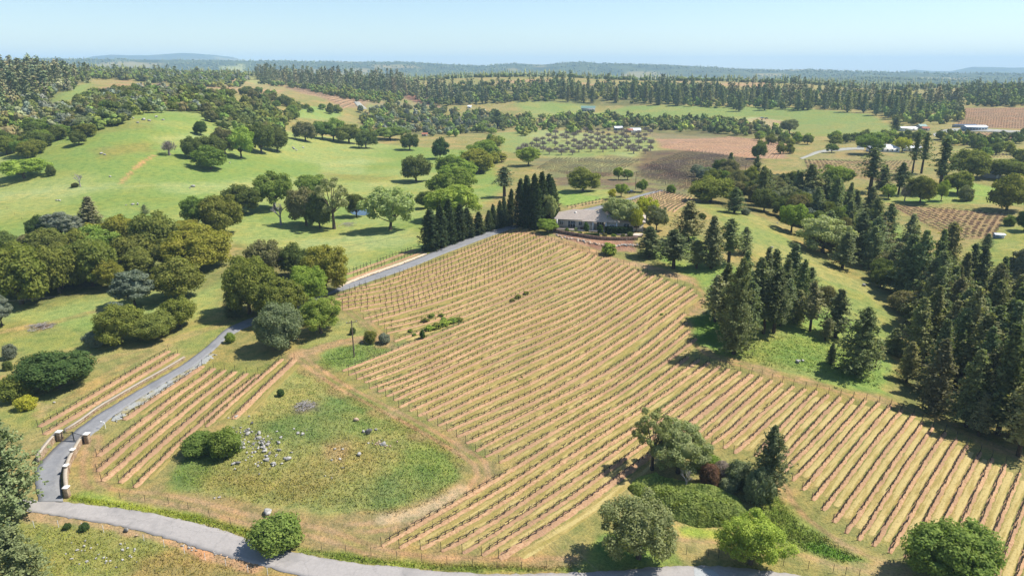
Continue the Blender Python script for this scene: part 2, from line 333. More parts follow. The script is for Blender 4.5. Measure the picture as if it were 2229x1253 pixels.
# bare soil under the vines and mown grass between rows: UV u along the row (m), v across
def strip_mat(name, kind):
    m, t, o = new_mat(name); p = N(t, 'BsdfPrincipled', Roughness=0.95); p.inputs['Specular IOR Level'].default_value = 0.1
    uv = t.nodes.new('ShaderNodeUVMap').outputs[0]; pos = t.nodes.new('ShaderNodeNewGeometry').outputs['Position']
    mp = t.nodes.new('ShaderNodeMapping'); t.links.new(uv, mp.inputs[0])
    if kind == 'soil':
        mp.inputs['Scale'].default_value = (0.6, 2.0, 1)
        a = noise(t, pos, 2.6, 4, 0.7); b = noise(t, pos, 0.09, 2); c = noise(t, mp.outputs[0], 1.0, 3)
        col = ramp(t, a.outputs[0], [(0.28, srgb(148, 114, 86)), (0.5, srgb(210, 167, 126)), (0.74, srgb(230, 194, 154))]).outputs[0]
        col = mixc(t, col, srgb(178, 142, 112), ramp(t, b.outputs[0], [(0.42, (0, 0, 0)), (0.62, (0.75, 0.75, 0.75))]).outputs[0])
        col = mixc(t, col, srgb(138, 135, 78), ramp(t, c.outputs[0], [(0.60, (0, 0, 0)), (0.72, (0.7, 0.7, 0.7))]).outputs[0])
    else:
        mp.inputs['Scale'].default_value = (0.14, 1.3, 1)
        a = noise(t, mp.outputs[0], 1.0, 4, 0.62); b = noise(t, pos, 0.055, 3); c = noise(t, pos, 3.2, 3, 0.7)
        col = ramp(t, a.outputs[0], [(0.30, srgb(146, 142, 72)), (0.46, srgb(170, 156, 88)), (0.56, srgb(192, 170, 106)), (0.66, srgb(222, 200, 136))]).outputs[0]
        oi = t.nodes.new('ShaderNodeObjectInfo'); sx = t.nodes.new('ShaderNodeSeparateColor'); t.links.new(oi.outputs['Color'], sx.inputs[0])
        a2 = mathn(t, 'ADD', a.outputs[0], mathn(t, 'SUBTRACT', sx.outputs[0], .5)); t.links.new(a2, col.node.inputs[0])
        dry = ramp(t, b.outputs[0], [(0.40, srgb(162, 152, 84)), (0.60, srgb(194, 168, 108))]).outputs[0]
        col = mixc(t, col, dry, 0.28)
        col = mixc(t, col, mixc(t, col, (0.55, 0.55, 0.5), 1.0, 'MULTIPLY'), ramp(t, c.outputs[0], [(0.30, (0.9, 0.9, 0.9)), (0.5, (0, 0, 0))]).outputs[0])
    t.links.new(col, p.inputs['Base Color'])
    bn = N(t, 'Bump', Strength=0.6, Distance=0.12); n2 = noise(t, pos, 3.5, 3); t.links.new(n2.outputs[0], bn.inputs['Height']); t.links.new(bn.outputs[0], p.inputs['Normal'])
    t.links.new(p.outputs[0], o.inputs[0]); return m
M['soil'] = strip_mat('vineyard_soil', 'soil'); M['alley'] = strip_mat('mown_alley_grass', 'grass')
def ground_mat():
    m, t, o = new_mat('ground_cover'); p = N(t, 'BsdfPrincipled', Roughness=0.95); p.inputs['Specular IOR Level'].default_value = 0.1
    at = t.nodes.new('ShaderNodeAttribute'); at.attribute_name = 'Col'; pos = t.nodes.new('ShaderNodeNewGeometry').outputs['Position']
    n1, n2, n3 = noise(t, pos, 0.42, 4, 0.65), noise(t, pos, 2.6, 3, 0.7), noise(t, pos, 0.05, 3)
    c = at.outputs['Color']
    c = mixc(t, c, mixc(t, c, (1.35, 1.18, 0.95), 1, 'MULTIPLY'), ramp(t, n1.outputs[0], [(0.48, (0, 0, 0)), (0.72, (1, 1, 1))]).outputs[0])
    c = mixc(t, c, mixc(t, c, (0.60, 0.74, 0.62), 1, 'MULTIPLY'), ramp(t, n1.outputs[0], [(0.28, (1, 1, 1)), (0.5, (0, 0, 0))]).outputs[0])
    c = mixc(t, c, mixc(t, c, (0.62, 0.66, 0.6), 1, 'MULTIPLY'), ramp(t, n2.outputs[0], [(0.30, (1, 1, 1)), (0.52, (0, 0, 0))]).outputs[0])
    c = mixc(t, c, mixc(t, c, (1.22, 1.18, 1.1), 1, 'MULTIPLY'), ramp(t, n2.outputs[0], [(0.52, (0, 0, 0)), (0.75, (1, 1, 1))]).outputs[0])
    c = mixc(t, c, mixc(t, c, (1.18, 1.0, 0.85), 1, 'MULTIPLY'), ramp(t, n3.outputs[0], [(0.45, (0, 0, 0)), (0.62, (1, 1, 1))]).outputs[0])
    hs = t.nodes.new('ShaderNodeHueSaturation'); hs.inputs['Saturation'].default_value = 0.88; t.links.new(c, hs.inputs['Color'])
    t.links.new(hs.outputs[0], p.inputs['Base Color'])
    b = N(t, 'Bump', Strength=0.8, Distance=0.35); t.links.new(n2.outputs[0], b.inputs['Height']); t.links.new(b.outputs[0], p.inputs['Normal'])
    t.links.new(p.outputs[0], o.inputs[0]); return m
M['ground'] = ground_mat()

# ------------------------------------------------------------------ ground colours (what grows or lies there), painted in world space
GP = np.stack([GX.ravel(), GY.ravel()], 1); GC = np.empty((len(GP), 3)); GR = np.repeat(RR, NTH)
n_a = fbm(GP[:, 0]/14, GP[:, 1]/14, 21); n_b = fbm(GP[:, 0]/60, GP[:, 1]/60, 31); n_c = fbm(GP[:, 0]/4.5, GP[:, 1]/4.5, 41)
def two(a, b, n, lo=0.38, hi=0.62): f = sstep(lo, hi, n)[:, None]; return a*(1-f)+b*f
GC[:] = two(srgb(154, 152, 78), srgb(172, 158, 88), n_a)
farc = two(srgb(62, 80, 52), srgb(92, 108, 62), n_b); n_f = fbm(GP[:, 0]/420, GP[:, 1]/420, 61); farc = farc*(1-sstep(.66, .74, n_f)[:, None])+srgb(160, 150, 92)*sstep(.66, .74, n_f)[:, None]
s = sstep(1500, 1900, GR)[:, None]; GC[:] = GC*(1-s)+farc*s
def pts(poly): a = np.array(poly, float); return ground(a[:, 0], a[:, 1])[:, :2]
def sdist(P, W):
    d = np.full(len(P), 1e9); ins = np.zeros(len(P), bool); n = len(W)
    for i in range(n):
        a, b = W[i], W[(i+1) % n]; e = b-a; w = P-a
        tt = np.clip((w@e)/(e@e+1e-9), 0, 1); q = w-tt[:, None]*e; d = np.minimum(d, (q*q).sum(1))
        c = ((a[1] > P[:, 1]) != (b[1] > P[:, 1])) & (P[:, 0] < (b[0]-a[0])*(P[:, 1]-a[1])/(b[1]-a[1]+1e-12)+a[0]); ins ^= c
    d = np.sqrt(d); return np.where(ins, d, -d)
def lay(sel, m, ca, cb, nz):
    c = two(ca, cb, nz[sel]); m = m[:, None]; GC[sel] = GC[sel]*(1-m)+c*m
def zone(poly, ca, cb=None, feather=1.5, nz=None, amp=1.0, k=1.0):
    W = pts(poly); cb = ca if cb is None else cb; nz = n_a if nz is None else nz
    mg = feather*3+amp*2
    sel = np.where((GP[:, 0] > W[:, 0].min()-mg) & (GP[:, 0] < W[:, 0].max()+mg) & (GP[:, 1] > W[:, 1].min()-mg) & (GP[:, 1] < W[:, 1].max()+mg))[0]
    if not len(sel): return
    d = sdist(GP[sel], W)+(n_c[sel]-.5)*2*amp
    lay(sel, sstep(-feather, feather, d)*k, ca, cb, nz)
def ldist(P, L):
    d = np.full(len(P), 1e9)
    for a, b in zip(L[:-1], L[1:]):
        e = b-a; w = P-a; tt = np.clip((w@e)/(e@e+1e-9), 0, 1); q = w-tt[:, None]*e; d = np.minimum(d, (q*q).sum(1))
    return np.sqrt(d)
def track(line, width, ca, cb=None, feather=0.8, nz=None, k=0.85, amp=1.2, ruts=0):
    L = spline(ground(*np.array(line, float).T), 4.0)[:, :2]; cb = ca if cb is None else cb; nz = n_c if nz is None else nz
    mg = width+4
    sel = np.where((GP[:, 0] > L[:, 0].min()-mg) & (GP[:, 0] < L[:, 0].max()+mg) & (GP[:, 1] > L[:, 1].min()-mg) & (GP[:, 1] < L[:, 1].max()+mg))[0]
    d = ldist(GP[sel], L); mm = 1-sstep(width/2-feather, width/2+feather, d+(n_c[sel]-.5)*2*amp)
    lay(sel, mm*k*(0.45+0.9*n_a[sel]).clip(0, 1), ca, cb, nz)
    if ruts:
        mr = (1-sstep(0.25, 0.7, np.abs(d-0.9)))*ruts*(0.5+n_a[sel]).clip(0, 1); lay(sel, mr, srgb(196, 158, 112), srgb(180, 140, 95), nz)
GREEN, GREEN2 = srgb(139, 166, 66), srgb(164, 178, 88)
zone([(-400,300),(0,318),(200,262),(330,240),(450,238),(620,285),(760,300),(880,318),(1060,330),(1098,410),(930,545),(750,612),(640,560),(500,525),(420,640),(500,600),(480,690),(300,740),(0,700),(-400,700)], GREEN, GREEN2, 4, n_b, 3)
for pl in ([(700,355),(800,345),(800,375),(690,385)], [(340,400),(560,395),(560,420),(380,425)], [(0,420),(120,405),(260,400),(160,425),(0,440)], [(800,398),(850,396),(850,405),(800,406)], [(330,300),(420,292),(450,300),(350,312)], [(620,520),(900,500),(900,530),(680,560)]):
    zone(pl, srgb(182, 194, 120), None, 5, n_a, 5, 0.45)
for pl in ([(200,325),(330,310),(330,330),(220,345)], [(700,375),(860,385),(820,395),(700,388)], [(190,275),(330,262),(330,280),(200,295)], [(560,250),(640,240),(640,262),(580,268)]):
    zone(pl, srgb(160, 150, 72), None, 5, n_a, 5, 0.55)
track([(262,400),(285,375),(315,350),(335,338)], 2.2, srgb(205, 158, 92), None, 0.8, k=1)
track([(0,428),(150,412),(260,408),(440,405),(560,408)], 3, srgb(176, 190, 116), k=0.6)
# left lower meadow, mown paths
zone([(-300,700),(0,700),(300,740),(520,660),(560,690),(400,790),(140,930),(60,940),(-300,940)], srgb(152, 162, 70), srgb(164, 160, 84), 3, n_a, 2)
for ln in ([(0,722),(120,700),(240,668)], [(0,822),(60,812),(200,790),(330,752),(440,720),(520,690)], [(85,900),(160,862),(260,800),(360,752)]):
    track(ln, 3.0, srgb(184, 166, 88), srgb(168, 150, 80), k=0.65, ruts=0.3)
zone([(60,712),(90,703),(122,704),(120,712),(80,722)], srgb(120, 95, 80), srgb(90, 78, 70), 1.0, n_c, 1.5)
track([(75,880),(95,878),(105,892),(90,905)], 2.0, srgb(196, 170, 110), k=0.7)
# block beside the drive
zone([(205,985),(280,905),(440,780),(560,800),(650,772),(560,890),(420,970),(300,1075),(215,1065)], srgb(148, 152, 68), srgb(166, 158, 80), 1.5, n_a)
# meadow with rocks
zone([(362,1040),(405,985),(500,915),(560,890),(640,800),(662,798),(700,815),(870,895),(1000,975),(1030,1008),(1024,1040),(960,1090),(900,1118),(850,1128),(700,1118),(560,1100),(430,1076),(385,1062)], srgb(132, 156, 74), srgb(164, 166, 86), 1.0, n_a, 1.2)
for pl, c in (([(640,1000),(760,950),(860,1000),(780,1060),(660,1080),(600,1050)], srgb(176, 160, 84)), ([(560,920),(700,880),(760,910),(700,950),(580,970)], srgb(118, 142, 70)),
              ([(760,1060),(870,1030),(900,1080),(850,1120),(770,1110)], srgb(128, 146, 80)), ([(880,910),(980,970),(1015,1010),(990,1050),(900,1000)], srgb(142, 164, 66)),
              ([(420,1040),(560,1010),(700,1090),(560,1095),(440,1070)], srgb(164, 152, 76)), ([(970,985),(1005,985),(1020,1020),(1000,1040)], srgb(112, 140, 62)), ([(365,1035),(380,1005),(420,1000),(430,1060),(390,1062)], srgb(112, 138, 56))):
    zone(pl, c, None, 3, n_c, 4, 0.65)
zone([(720,972),(752,965),(756,1015),(735,1030),(715,990)], srgb(196, 158, 106), None, 1.5, n_c, 2, 0.55)
zone([(640,885),(700,868),(690,890),(640,900)], srgb(128, 118, 108), None, 1.2, n_c, 2, 0.8)
zone([(688,790),(700,772),(725,757),(790,746),(870,750),(885,757),(800,788),(745,806),(700,808)], srgb(136, 160, 72), srgb(160, 166, 84), 0.8, n_a)
zone([(735,700),(790,690),(830,735),(790,742),(720,742),(640,770),(620,775),(700,725)], srgb(150, 162, 76), srgb(166, 166, 86), 1.5, n_a)
DIRT, DIRT2 = srgb(168, 146, 90), srgb(152, 150, 74)
track([(645,772),(690,805),(760,850),(870,905),(960,955),(1035,1000),(1055,1025),(1030,1065),(960,1105),(860,1140),(760,1150)], 6.5, DIRT, DIRT2, ruts=0.8)
track([(640,775),(690,760),(740,744),(800,738),(850,742)], 4.0, srgb(194, 156, 104), DIRT, ruts=0.8)
track([(735,655),(765,680),(800,705),(830,730),(850,745)], 5, DIRT, DIRT2, ruts=0.5)
track([(830,750),(880,757),(900,747)], 3, srgb(200, 164, 118))
track([(1120,505),(1180,514),(1250,535),(1330,562),(1400,578),(1460,597),(1510,612),(1543,640)], 3.6, srgb(206, 166, 116), DIRT, ruts=0.8)
track([(1543,640),(1530,668),(1510,690),(1520,735),(1535,765),(1600,788),(1700,815),(1850,855),(1950,880),(2060,922),(2150,965),(2260,1010)], 5.0, DIRT, DIRT2, ruts=0.7)
track([(1700,1060),(1712,1090),(1740,1125),(1800,1170),(1870,1212),(1960,1242)], 5.0, srgb(190, 164, 104), DIRT2, ruts=0.7)
track([(1480,1165),(1560,1170),(1640,1178),(1740,1195),(1840,1228),(1960,1238)], 4.5, srgb(184, 166, 98), DIRT2, ruts=0.5)
track([(205,955),(193,1010),(205,1055),(250,1075),(330,1080),(430,1100),(560,1135),(700,1160),(860,1212),(1050,1225),(1300,1225)], 5.0, DIRT, srgb(170, 154, 82), ruts=0.7)
track([(370,1058),(345,1035),(390,985),(470,930)], 3, DIRT, DIRT2, k=0.6)
track([(838,1130),(900,1118),(960,1092),(1010,1062)], 2.0, srgb(206, 178, 132), None, 0.6, k=1)
# verge of the county road, below the road
zone([(150,1075),(200,1068),(300,1095),(430,1115),(560,1150),(560,1182),(470,1150),(360,1122),(240,1103),(150,1091)], srgb(170, 182, 62), srgb(146, 162, 56), 0.8, n_a, 0.8)
zone([(640,1190),(760,1205),(900,1222),(1050,1232),(1250,1232),(1450,1222),(1450,1234),(1250,1246),(1000,1246),(800,1228),(650,1204)], srgb(156, 174, 62), srgb(132, 152, 58), 0.6, n_a, 0.6)
zone([(1280,1195),(1320,1160),(1460,1180),(1480,1225),(1340,1238),(1260,1235)], srgb(120, 160, 52), srgb(140, 160, 66), 1, n_a)
zone([(1470,1145),(1560,1150),(1600,1160),(1580,1172),(1480,1168)], srgb(166, 186, 48), None, 1.0, n_a)
zone([(1690,1062),(1706,1095),(1740,1132),(1800,1178),(1895,1222),(1830,1228),(1740,1195),(1690,1182),(1640,1165),(1650,1110)], srgb(112, 152, 48), srgb(142, 160, 66), 0.8, n_c, 0.8)
zone([(-300,1140),(60,1128),(240,1148),(370,1182),(560,1232),(700,1262),(700,1400),(-300,1400)], srgb(156, 158, 74), srgb(168, 150, 80), 1.0, n_a)
track([(70,1119),(150,1131),(240,1146),(300,1160),(370,1178),(450,1205),(560,1232)], 1.6, srgb(202, 160, 112), None, 0.5, k=1)
track([(360,1180),(400,1192),(440,1203)], 1.2, srgb(204, 154, 98), None, 0.4, k=.8)
# slopes right of the big block
zone([(1390,545),(1500,500),(1560,560),(1640,600),(1700,640),(1960,700),(1960,770),(1935,858),(1850,850),(1700,808),(1560,770),(1512,735),(1545,650),(1520,610)], srgb(140, 168, 66), srgb(158, 170, 84), 1.5, n_a)
zone([(1505,440),(1600,450),(1700,500),(1760,560),(1860,610),(1960,690),(1940,720),(1750,660),(1640,560),(1560,480)], srgb(168, 168, 86), srgb(150, 164, 76), 3, n_a, 2)
track([(1960,690),(1975,740),(1955,800),(1935,850)], 3.0, srgb(196, 170, 92), srgb(170, 160, 76), k=0.8)
zone([(1500,690),(1560,680),(1600,760),(1560,768),(1512,745)], srgb(120, 160, 58), None, 1.5, n_a)
zone([(1930,420),(2100,395),(2229,420),(2229,445),(1900,440)], srgb(146, 178, 66), srgb(156, 172, 80), 4, n_a)
zone([(1890,480),(1960,490),(1990,530),(1960,560),(1880,520)], srgb(150, 176, 74), None, 4, n_a)
zone([(2100,545),(2200,490),(2300,500),(2300,680),(2180,660),(2100,590)], srgb(166, 170, 80), srgb(150, 164, 70), 4, n_a)
# around the house
zone([(1208,490),(1262,493),(1262,504),(1212,500)], srgb(150, 186, 52), None, 0.6, n_a, 0.3)
zone([(1195,505),(1262,512),(1385,520),(1385,548),(1300,545),(1230,520)], srgb(150, 112, 90), srgb(176, 140, 112), 1, n_c)
zone([(1210,415),(1330,412),(1330,428),(1230,448),(1215,440)], srgb(150, 180, 66), srgb(166, 176, 84), 2, n_a)
# valley fields
zone([(1080,290),(1180,282),(1330,295),(1430,300),(1430,325),(1370,345),(1200,342),(1090,330)], srgb(168, 178, 104), srgb(150, 166, 84), 6, n_b, 4)
zone([(1160,345),(1330,338),(1400,345),(1420,375),(1300,385),(1200,380),(1160,365)], srgb(140, 136, 90), srgb(160, 158, 96), 6, n_a, 4)
zone([(1400,330),(1500,325),(1660,350),(1600,385),(1500,410),(1400,405),(1380,370)], srgb(108, 90, 74), srgb(126, 112, 76), 5, n_a, 4)
zone([(1195,372),(1330,375),(1500,400),(1500,425),(1330,412),(1200,405)], srgb(142, 142, 86), srgb(128, 112, 84), 6, n_a, 4)
zone([(1425,300),(1560,292),(1712,312),(1712,345),(1640,345),(1440,322)], srgb(186, 146, 116), srgb(176, 140, 104), 4, n_a)
zone([(1390,290),(1550,286),(1600,300),(1440,304)], srgb(150, 140, 96), None, 5, n_a)
zone([(1610,232),(1700,232),(1900,250),(1960,285),(1900,300),(1760,296),(1700,280),(1600,262)], srgb(138, 160, 70), srgb(148, 160, 76), 6, n_b)
zone([(1605,262),(1640,255),(1702,262),(1702,288),(1620,282)], srgb(186, 196, 128), None, 5, n_a)
zone([(1120,222),(1270,215),(1290,245),(1380,230),(1600,232),(1620,265),(1500,275),(1330,262),(1150,255)], srgb(142, 164, 72), srgb(156, 168, 84), 8, n_b)
zone([(2095,235),(2300,235),(2300,285),(2080,276)], srgb(166, 132, 96), srgb(150, 128, 84), 4, n_b)
zone([(2090,288),(2229,290),(2229,310),(2090,300)], srgb(176, 148, 104), None, 4, n_b)
zone([(1740,340),(1830,325),(2000,330),(2000,400),(1880,395),(1750,368)], srgb(166, 152, 92), srgb(150, 150, 80), 3, n_a)
zone([(2050,325),(2229,322),(2229,340),(2100,355),(2055,350)], srgb(170, 168, 92), srgb(160, 170, 80), 4, n_a)
zone([(615,190),(700,186),(790,195),(830,212),(800,235),(740,235),(660,205)], srgb(180, 150, 112), srgb(164, 136, 100), 8, n_b)
zone([(440,180),(540,165),(640,190),(600,205),(520,205),(450,195)], srgb(172, 160, 96), srgb(196, 160, 106), 10, n_b)
zone([(480,145),(530,140),(620,180),(560,185),(500,165)], srgb(172, 176, 100), None, 12, n_b)
zone([(800,215),(880,205),(980,235),(900,245),(800,240)], srgb(164, 150, 104), srgb(150, 160, 84), 6, n_b)
zone([(870,208),(905,200),(960,235),(900,222)], srgb(160, 112, 84), None, 6, n_b)
zone([(640,225),(700,235),(750,245),(720,262),(640,255)], srgb(146, 172, 76), srgb(158, 176, 84), 5, n_b)
zone([(200,210),(260,170),(300,180),(420,190),(440,220),(300,245)], srgb(164, 156, 84), srgb(186, 146, 92), 8, n_a, 4)
zone([(100,215),(200,180),(190,205),(110,235)], srgb(146, 168, 80), None, 6, n_a)
for pl in ([(1080,178),(1200,172),(1200,182),(1080,190)], [(1460,172),(1680,178),(1680,192),(1480,184)], [(1830,190),(1980,206),(1990,216),(1850,204)], [(1250,180),(1330,176),(1330,190),(1260,190)]):
    zone(pl, srgb(190, 156, 104), srgb(170, 158, 92), 12, n_b, 6)
# wooded floors: darker olive ground under the trees
WOODFLOOR = srgb(104, 108, 62); WOODFLOOR2 = srgb(126, 128, 70)
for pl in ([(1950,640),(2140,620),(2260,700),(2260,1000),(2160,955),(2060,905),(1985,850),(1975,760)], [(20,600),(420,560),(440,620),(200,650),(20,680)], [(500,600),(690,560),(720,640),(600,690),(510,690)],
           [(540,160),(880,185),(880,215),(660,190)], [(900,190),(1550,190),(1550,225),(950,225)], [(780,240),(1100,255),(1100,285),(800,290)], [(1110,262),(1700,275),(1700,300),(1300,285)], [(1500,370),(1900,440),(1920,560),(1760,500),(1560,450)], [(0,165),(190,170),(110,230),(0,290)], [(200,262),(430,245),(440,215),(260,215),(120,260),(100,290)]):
    zone(pl, WOODFLOOR, WOODFLOOR2, 8, n_a, 4, 0.7)
# ------------------------------------------------------------------ the ground sheet
ii = np.arange(len(RR)-1)[:, None]*NTH+np.arange(NTH-1)[None]
Fq = np.stack([ii, ii+1, ii+NTH+1, ii+NTH], -1).reshape(-1, 4)[:, ::-1]
gme = mesh_np('ground', np.stack([GX, GY, HG], -1).reshape(-1, 3), [Fq], [M['ground']], smooth=True)
ca = gme.color_attributes.new('Col', 'FLOAT_COLOR', 'POINT')
ca.data.foreach_set('color', np.concatenate([np.clip(GC, 0.005, 1), np.ones((len(GC), 1))], 1).astype(np.float32).ravel())
ground_o = link('ground', gme, kind='structure', label='rolling grass and soil ground of the vineyard hills')

# ------------------------------------------------------------------ roads
def ribbon(name, left, right, lift, mat, parent=None, label=None, n=160, across=4, jag=0.0, **kw):
    L = spline(ground(*np.array(left, float).T), 0.5); R = spline(ground(*np.array(right, float).T), 0.5)
    f = lambda A: np.stack([np.interp(np.linspace(0, 1, n), np.linspace(0, 1, len(A)), A[:, k]) for k in range(3)], 1)
    L, R = f(L), f(R); t = np.linspace(0, 1, across+1)
    V = L[:, None]*(1-t)[None, :, None]+R[:, None]*t[None, :, None]
    if jag:
        e = (RNG.random((n, 2, 2))-.5)*jag; V[:, 0, :2] += e[:, 0]; V[:, -1, :2] += e[:, 1]
    V[..., 2] = hgt(V[..., 0], V[..., 1])+lift; w = across+1
    F = [(i*w+j, i*w+j+1, (i+1)*w+j+1, (i+1)*w+j) for i in range(n-1) for j in range(across)]
    # hanging edge so that the slab has thickness
    V = V.reshape(-1, 3); e0 = V[0::w].copy(); e1 = V[w-1::w].copy(); e0[:, 2] -= 0.25; e1[:, 2] -= 0.25; b = len(V)
    F += [(b+i, i*w, (i+1)*w, b+i+1) for i in range(n-1)]+[(i*w+w-1, b+n+i, b+n+i+1, (i+1)*w+w-1) for i in range(n-1)]
    F = np.array(F); A = V[F[0]]; 
    if np.cross(A[1]-A[0], A[2]-A[0])[2] < 0: F = F[:, ::-1]
    return link(name, mesh_np(name, np.vstack([V, e0, e1]), [F], [mat], smooth=False), parent, kind='structure' if parent is None else None, label=label, **kw)
ribbon('county_road', [(-260,1062),(-80,1076),(0,1082),(85,1090),(140,1093),(240,1104),(300,1113),(360,1123),(470,1150),(560,1181),(650,1204),(750,1222),(860,1234),(960,1243),(1110,1250),(1330,1243),(1430,1234),(1560,1232),(1680,1244),(1800,1262),(2000,1300)],
       [(-260,1084),(-80,1100),(0,1106),(75,1115),(150,1127),(240,1141),(300,1155),(370,1173),(450,1199),(560,1228),(640,1250),(700,1264),(800,1284),(900,1298),(1080,1310),(1330,1300),(1450,1288),(1580,1286),(1680,1300),(1760,1318),(1900,1350)], 0.10, M['asphalt'], label='pale grey two-lane county road crossing the bottom of the view', n=260, across=6, jag=0.3)
ribbon('driveway', [(85,1092),(79,1064),(76,1030),(91,1005),(113,981),(136,961),(150,950),(176,929),(214,902),(251,880),(302,849),(352,821),(402,791),(440,763),(467,739),(492,717),(528,700),(600,674),(660,655),(717,636),(742,623),(782,609),(832,591),(883,573),(933,553),(983,532),(1033,513),(1084,498),(1130,487),(1190,472),(1250,460),(1320,445),(1363,433),(1401,422),(1440,414)],
       [(139,1092),(132,1060),(133,1031),(146,997),(166,974),(181,962),(195,950),(216,934),(239,912),(276,885),(314,860),(377,823),(427,793),(465,762),(492,738),(523,719),(553,706),(615,683),(672,661),(709,643),(757,629),(807,612),(857,596),(908,577),(958,556),(1008,537),(1058,518),(1116,499),(1150,489),(1205,476),(1260,464),(1326,449),(1370,436),(1406,425),(1444,416)], 0.14, M['drive'], label='blue-grey asphalt driveway climbing from the gate to the house', n=420, across=4, jag=0.22)
ribbon('gravel_shoulder', [(239,914),(276,886),(314,860),(377,823),(427,793),(458,768)], [(250,918),(288,892),(330,866),(388,828),(440,796),(470,772)], 0.07, M['gravel'], label='pale gravel shoulder along the lower side of the driveway', n=120, jag=1.3)
ribbon('road_patch', [(1510,1236),(1545,1238),(1560,1246)], [(1512,1260),(1550,1262),(1570,1262)], 0.125, M['patch'], label='lighter square repair patch in the county road', n=12)
ribbon('far_lane', [(1740,345),(1780,329),(1830,323),(1880,321)], [(1746,347),(1786,333),(1834,328),(1882,326)], 0.2, M['gravel'], label='pale lane leading to the white ranch house', n=40)
ribbon('valley_lane', [(770,222),(776,230),(786,238)], [(782,222),(790,230),(800,238)], 0.4, M['gravel'], label='short bright stretch of lane below the far vineyard', n=20)
ribbon('farm_lane', [(2030,292),(2060,282),(2100,280),(2229,286)], [(2034,297),(2070,287),(2100,286),(2229,291)], 0.3, M['gravel'], label='grey lane in front of the long blue farm building', n=30)
# pond
pp = ground(*np.array([(762,462),(772,458),(786,456),(800,457),(808,461),(806,466),(795,469),(780,469),(768,467)], float).T)
mb = MB(); mb.poly([(a[0], a[1], pp[:, 2].mean()+0.15) for a in pp])
link('pond', mb.mesh('pond', [M['water']]), kind='structure', label='small blue farm pond behind the oaks')
# ------------------------------------------------------------------ vineyard rows (photo traces: lower/left end ... upper/right end)
rows = []
L900 = {9:672.7,10:688.6,11:700,12:711,13:727,14:746,15:762,16:776,17:792,18:810,19:822,20:837,21:851,22:870}
X1060 = [527.9,536.7,547,558,569.4,580.6,593,605,619,631.6,644.4,656.4,668.3,683,696,709,721.5,734,748.6,762,778,796.5,815,833,855,877,899,920,943,967,991]
X1260 = {11:553,12:567,13:581,14:595,15:608,16:622,17:636,18:649,19:662,20:676,21:690,22:705,23:720.6,24:738,25:757,26:778,27:799,28:819.6,29:842,30:864,31:885,32:908.6,33:932,34:956,35:981,36:1009,37:1039,38:1069.5,39:1101}
LEFT = {1:(772,629),2:(735,642),3:(712,655),4:(719,663),5:(732,669),6:(746,674),7:(785,677),8:(791,693),9:(808,700),10:(824,706),11:(837,714),12:(842,725),13:(858,743),14:(745,807),15:(759,816),16:(776,825),17:(793,832),18:(804,845),19:(822,852),20:(840,862),21:(857,871),22:(868,886),23:(891,894),24:(909,905),25:(930,915),26:(953,926),27:(973,937),28:(994,950),29:(1014,964),30:(1035,982),31:(1056,994),32:(1086,1007),33:(830,1188),34:(869,1192),35:(915,1194),36:(960,1199),37:(1006,1203),38:(1048,1208),39:(1085,1214)}
RIGHT = [(1117,502),(1137,503),(1153,505),(1166,509),(1180,514),(1194,519),(1207,523),(1223,530),(1238,535),(1253,541),(1268,547),(1283,551),(1298,556),(1313,562),(1329,567),(1343,572),(1357,576),(1370,581),(1383,586),(1395,590),(1409,594),(1423,599),(1441,605),(1456,612),(1474,618),(1490,624),(1508,629),(1516,641),(1490,683),(1495,702),(1501,720),(1516,736),(1498,776),(1522,782),(1544,788),(1566,796),(1587,802),(1611,808),(1636,814),(1658,820),(1680,827),(1703,833),(1727,840),(1753,846),(1777,850),(1803,858),(1829,863),(1857,867),(1885,871),(1913,876),(1939,882),(1963,892),(1989,901),(2007,918),(2031,929),(2057,940),(2081,955),(2105,968),(2134,983),(2159,996),(2188,1009),(2219,1028),(2250,1045),(2282,1062)]
LOW = {40:(1505,952),41:(1532,955),42:(1549,966),43:(1574,975),44:(1597,986),45:(1642,992),46:(1668,1003),47:(1688,1013),48:(1704,1026),49:(1724,1046),50:(1746,1066),51:(1767,1088),52:(1790,1110),53:(1813,1136),54:(1840,1160),55:(1867,1175),56:(1900,1188),57:(1935,1203),58:(1970,1214),59:(2000,1230),60:(2035,1245),61:(2080,1262),62:(2120,1275),63:(2155,1285),64:(2195,1300)}
MIDX = {33:(1380,863),34:(1380,882),35:(1380,902),36:(1440,893),37:(1450,906),38:(1460,923),39:(1500,922),42:(1587,938),46:(1722,938),47:(1759,938),48:(1792,938),49:(1825,938),50:(1855,938),51:(1890,938),52:(1923,938),53:(1960,938),54:(1993,940),59:(2046,1146),60:(2086,1149),61:(2116,1184),62:(2141,1214),63:(2166,1250),64:(2207,1250)}
X1380 = {29:772,30:793,31:812,32:836}
for k in range(1, 65):
    P = [LEFT.get(k) or LOW[k]]
    def put(x, y):
        if x > P[-1][0]+12 and y < P[-1][1]-2 and x < RIGHT[k-1][0]-12: P.append((x, y))
    if k <= 8: put(880, 597+10.2*(k-1))
    elif k in L900: put(900, L900[k])
    if k <= 31: put(1060, X1060[k-1])
    elif 33 <= k <= 38: put(1060, {33:1054,34:1082,35:1114,36:1144,37:1172,38:1203}[k])
    if k in X1260: put(1260, X1260[k])
    if k in X1380: put(1380, X1380[k])
    if k in MIDX: put(*MIDX[k])
    P.append(RIGHT[k-1]); rows.append((k, P))
def smooth_row(P, it=10):
    Q = spline(ground(*np.array(P, float).T), 1.0)[:, :2]
    for _ in range(it):
        if len(Q) > 4: Q[1:-1] = Q[1:-1]*.5+(Q[:-2]+Q[2:])*.25
    return Q
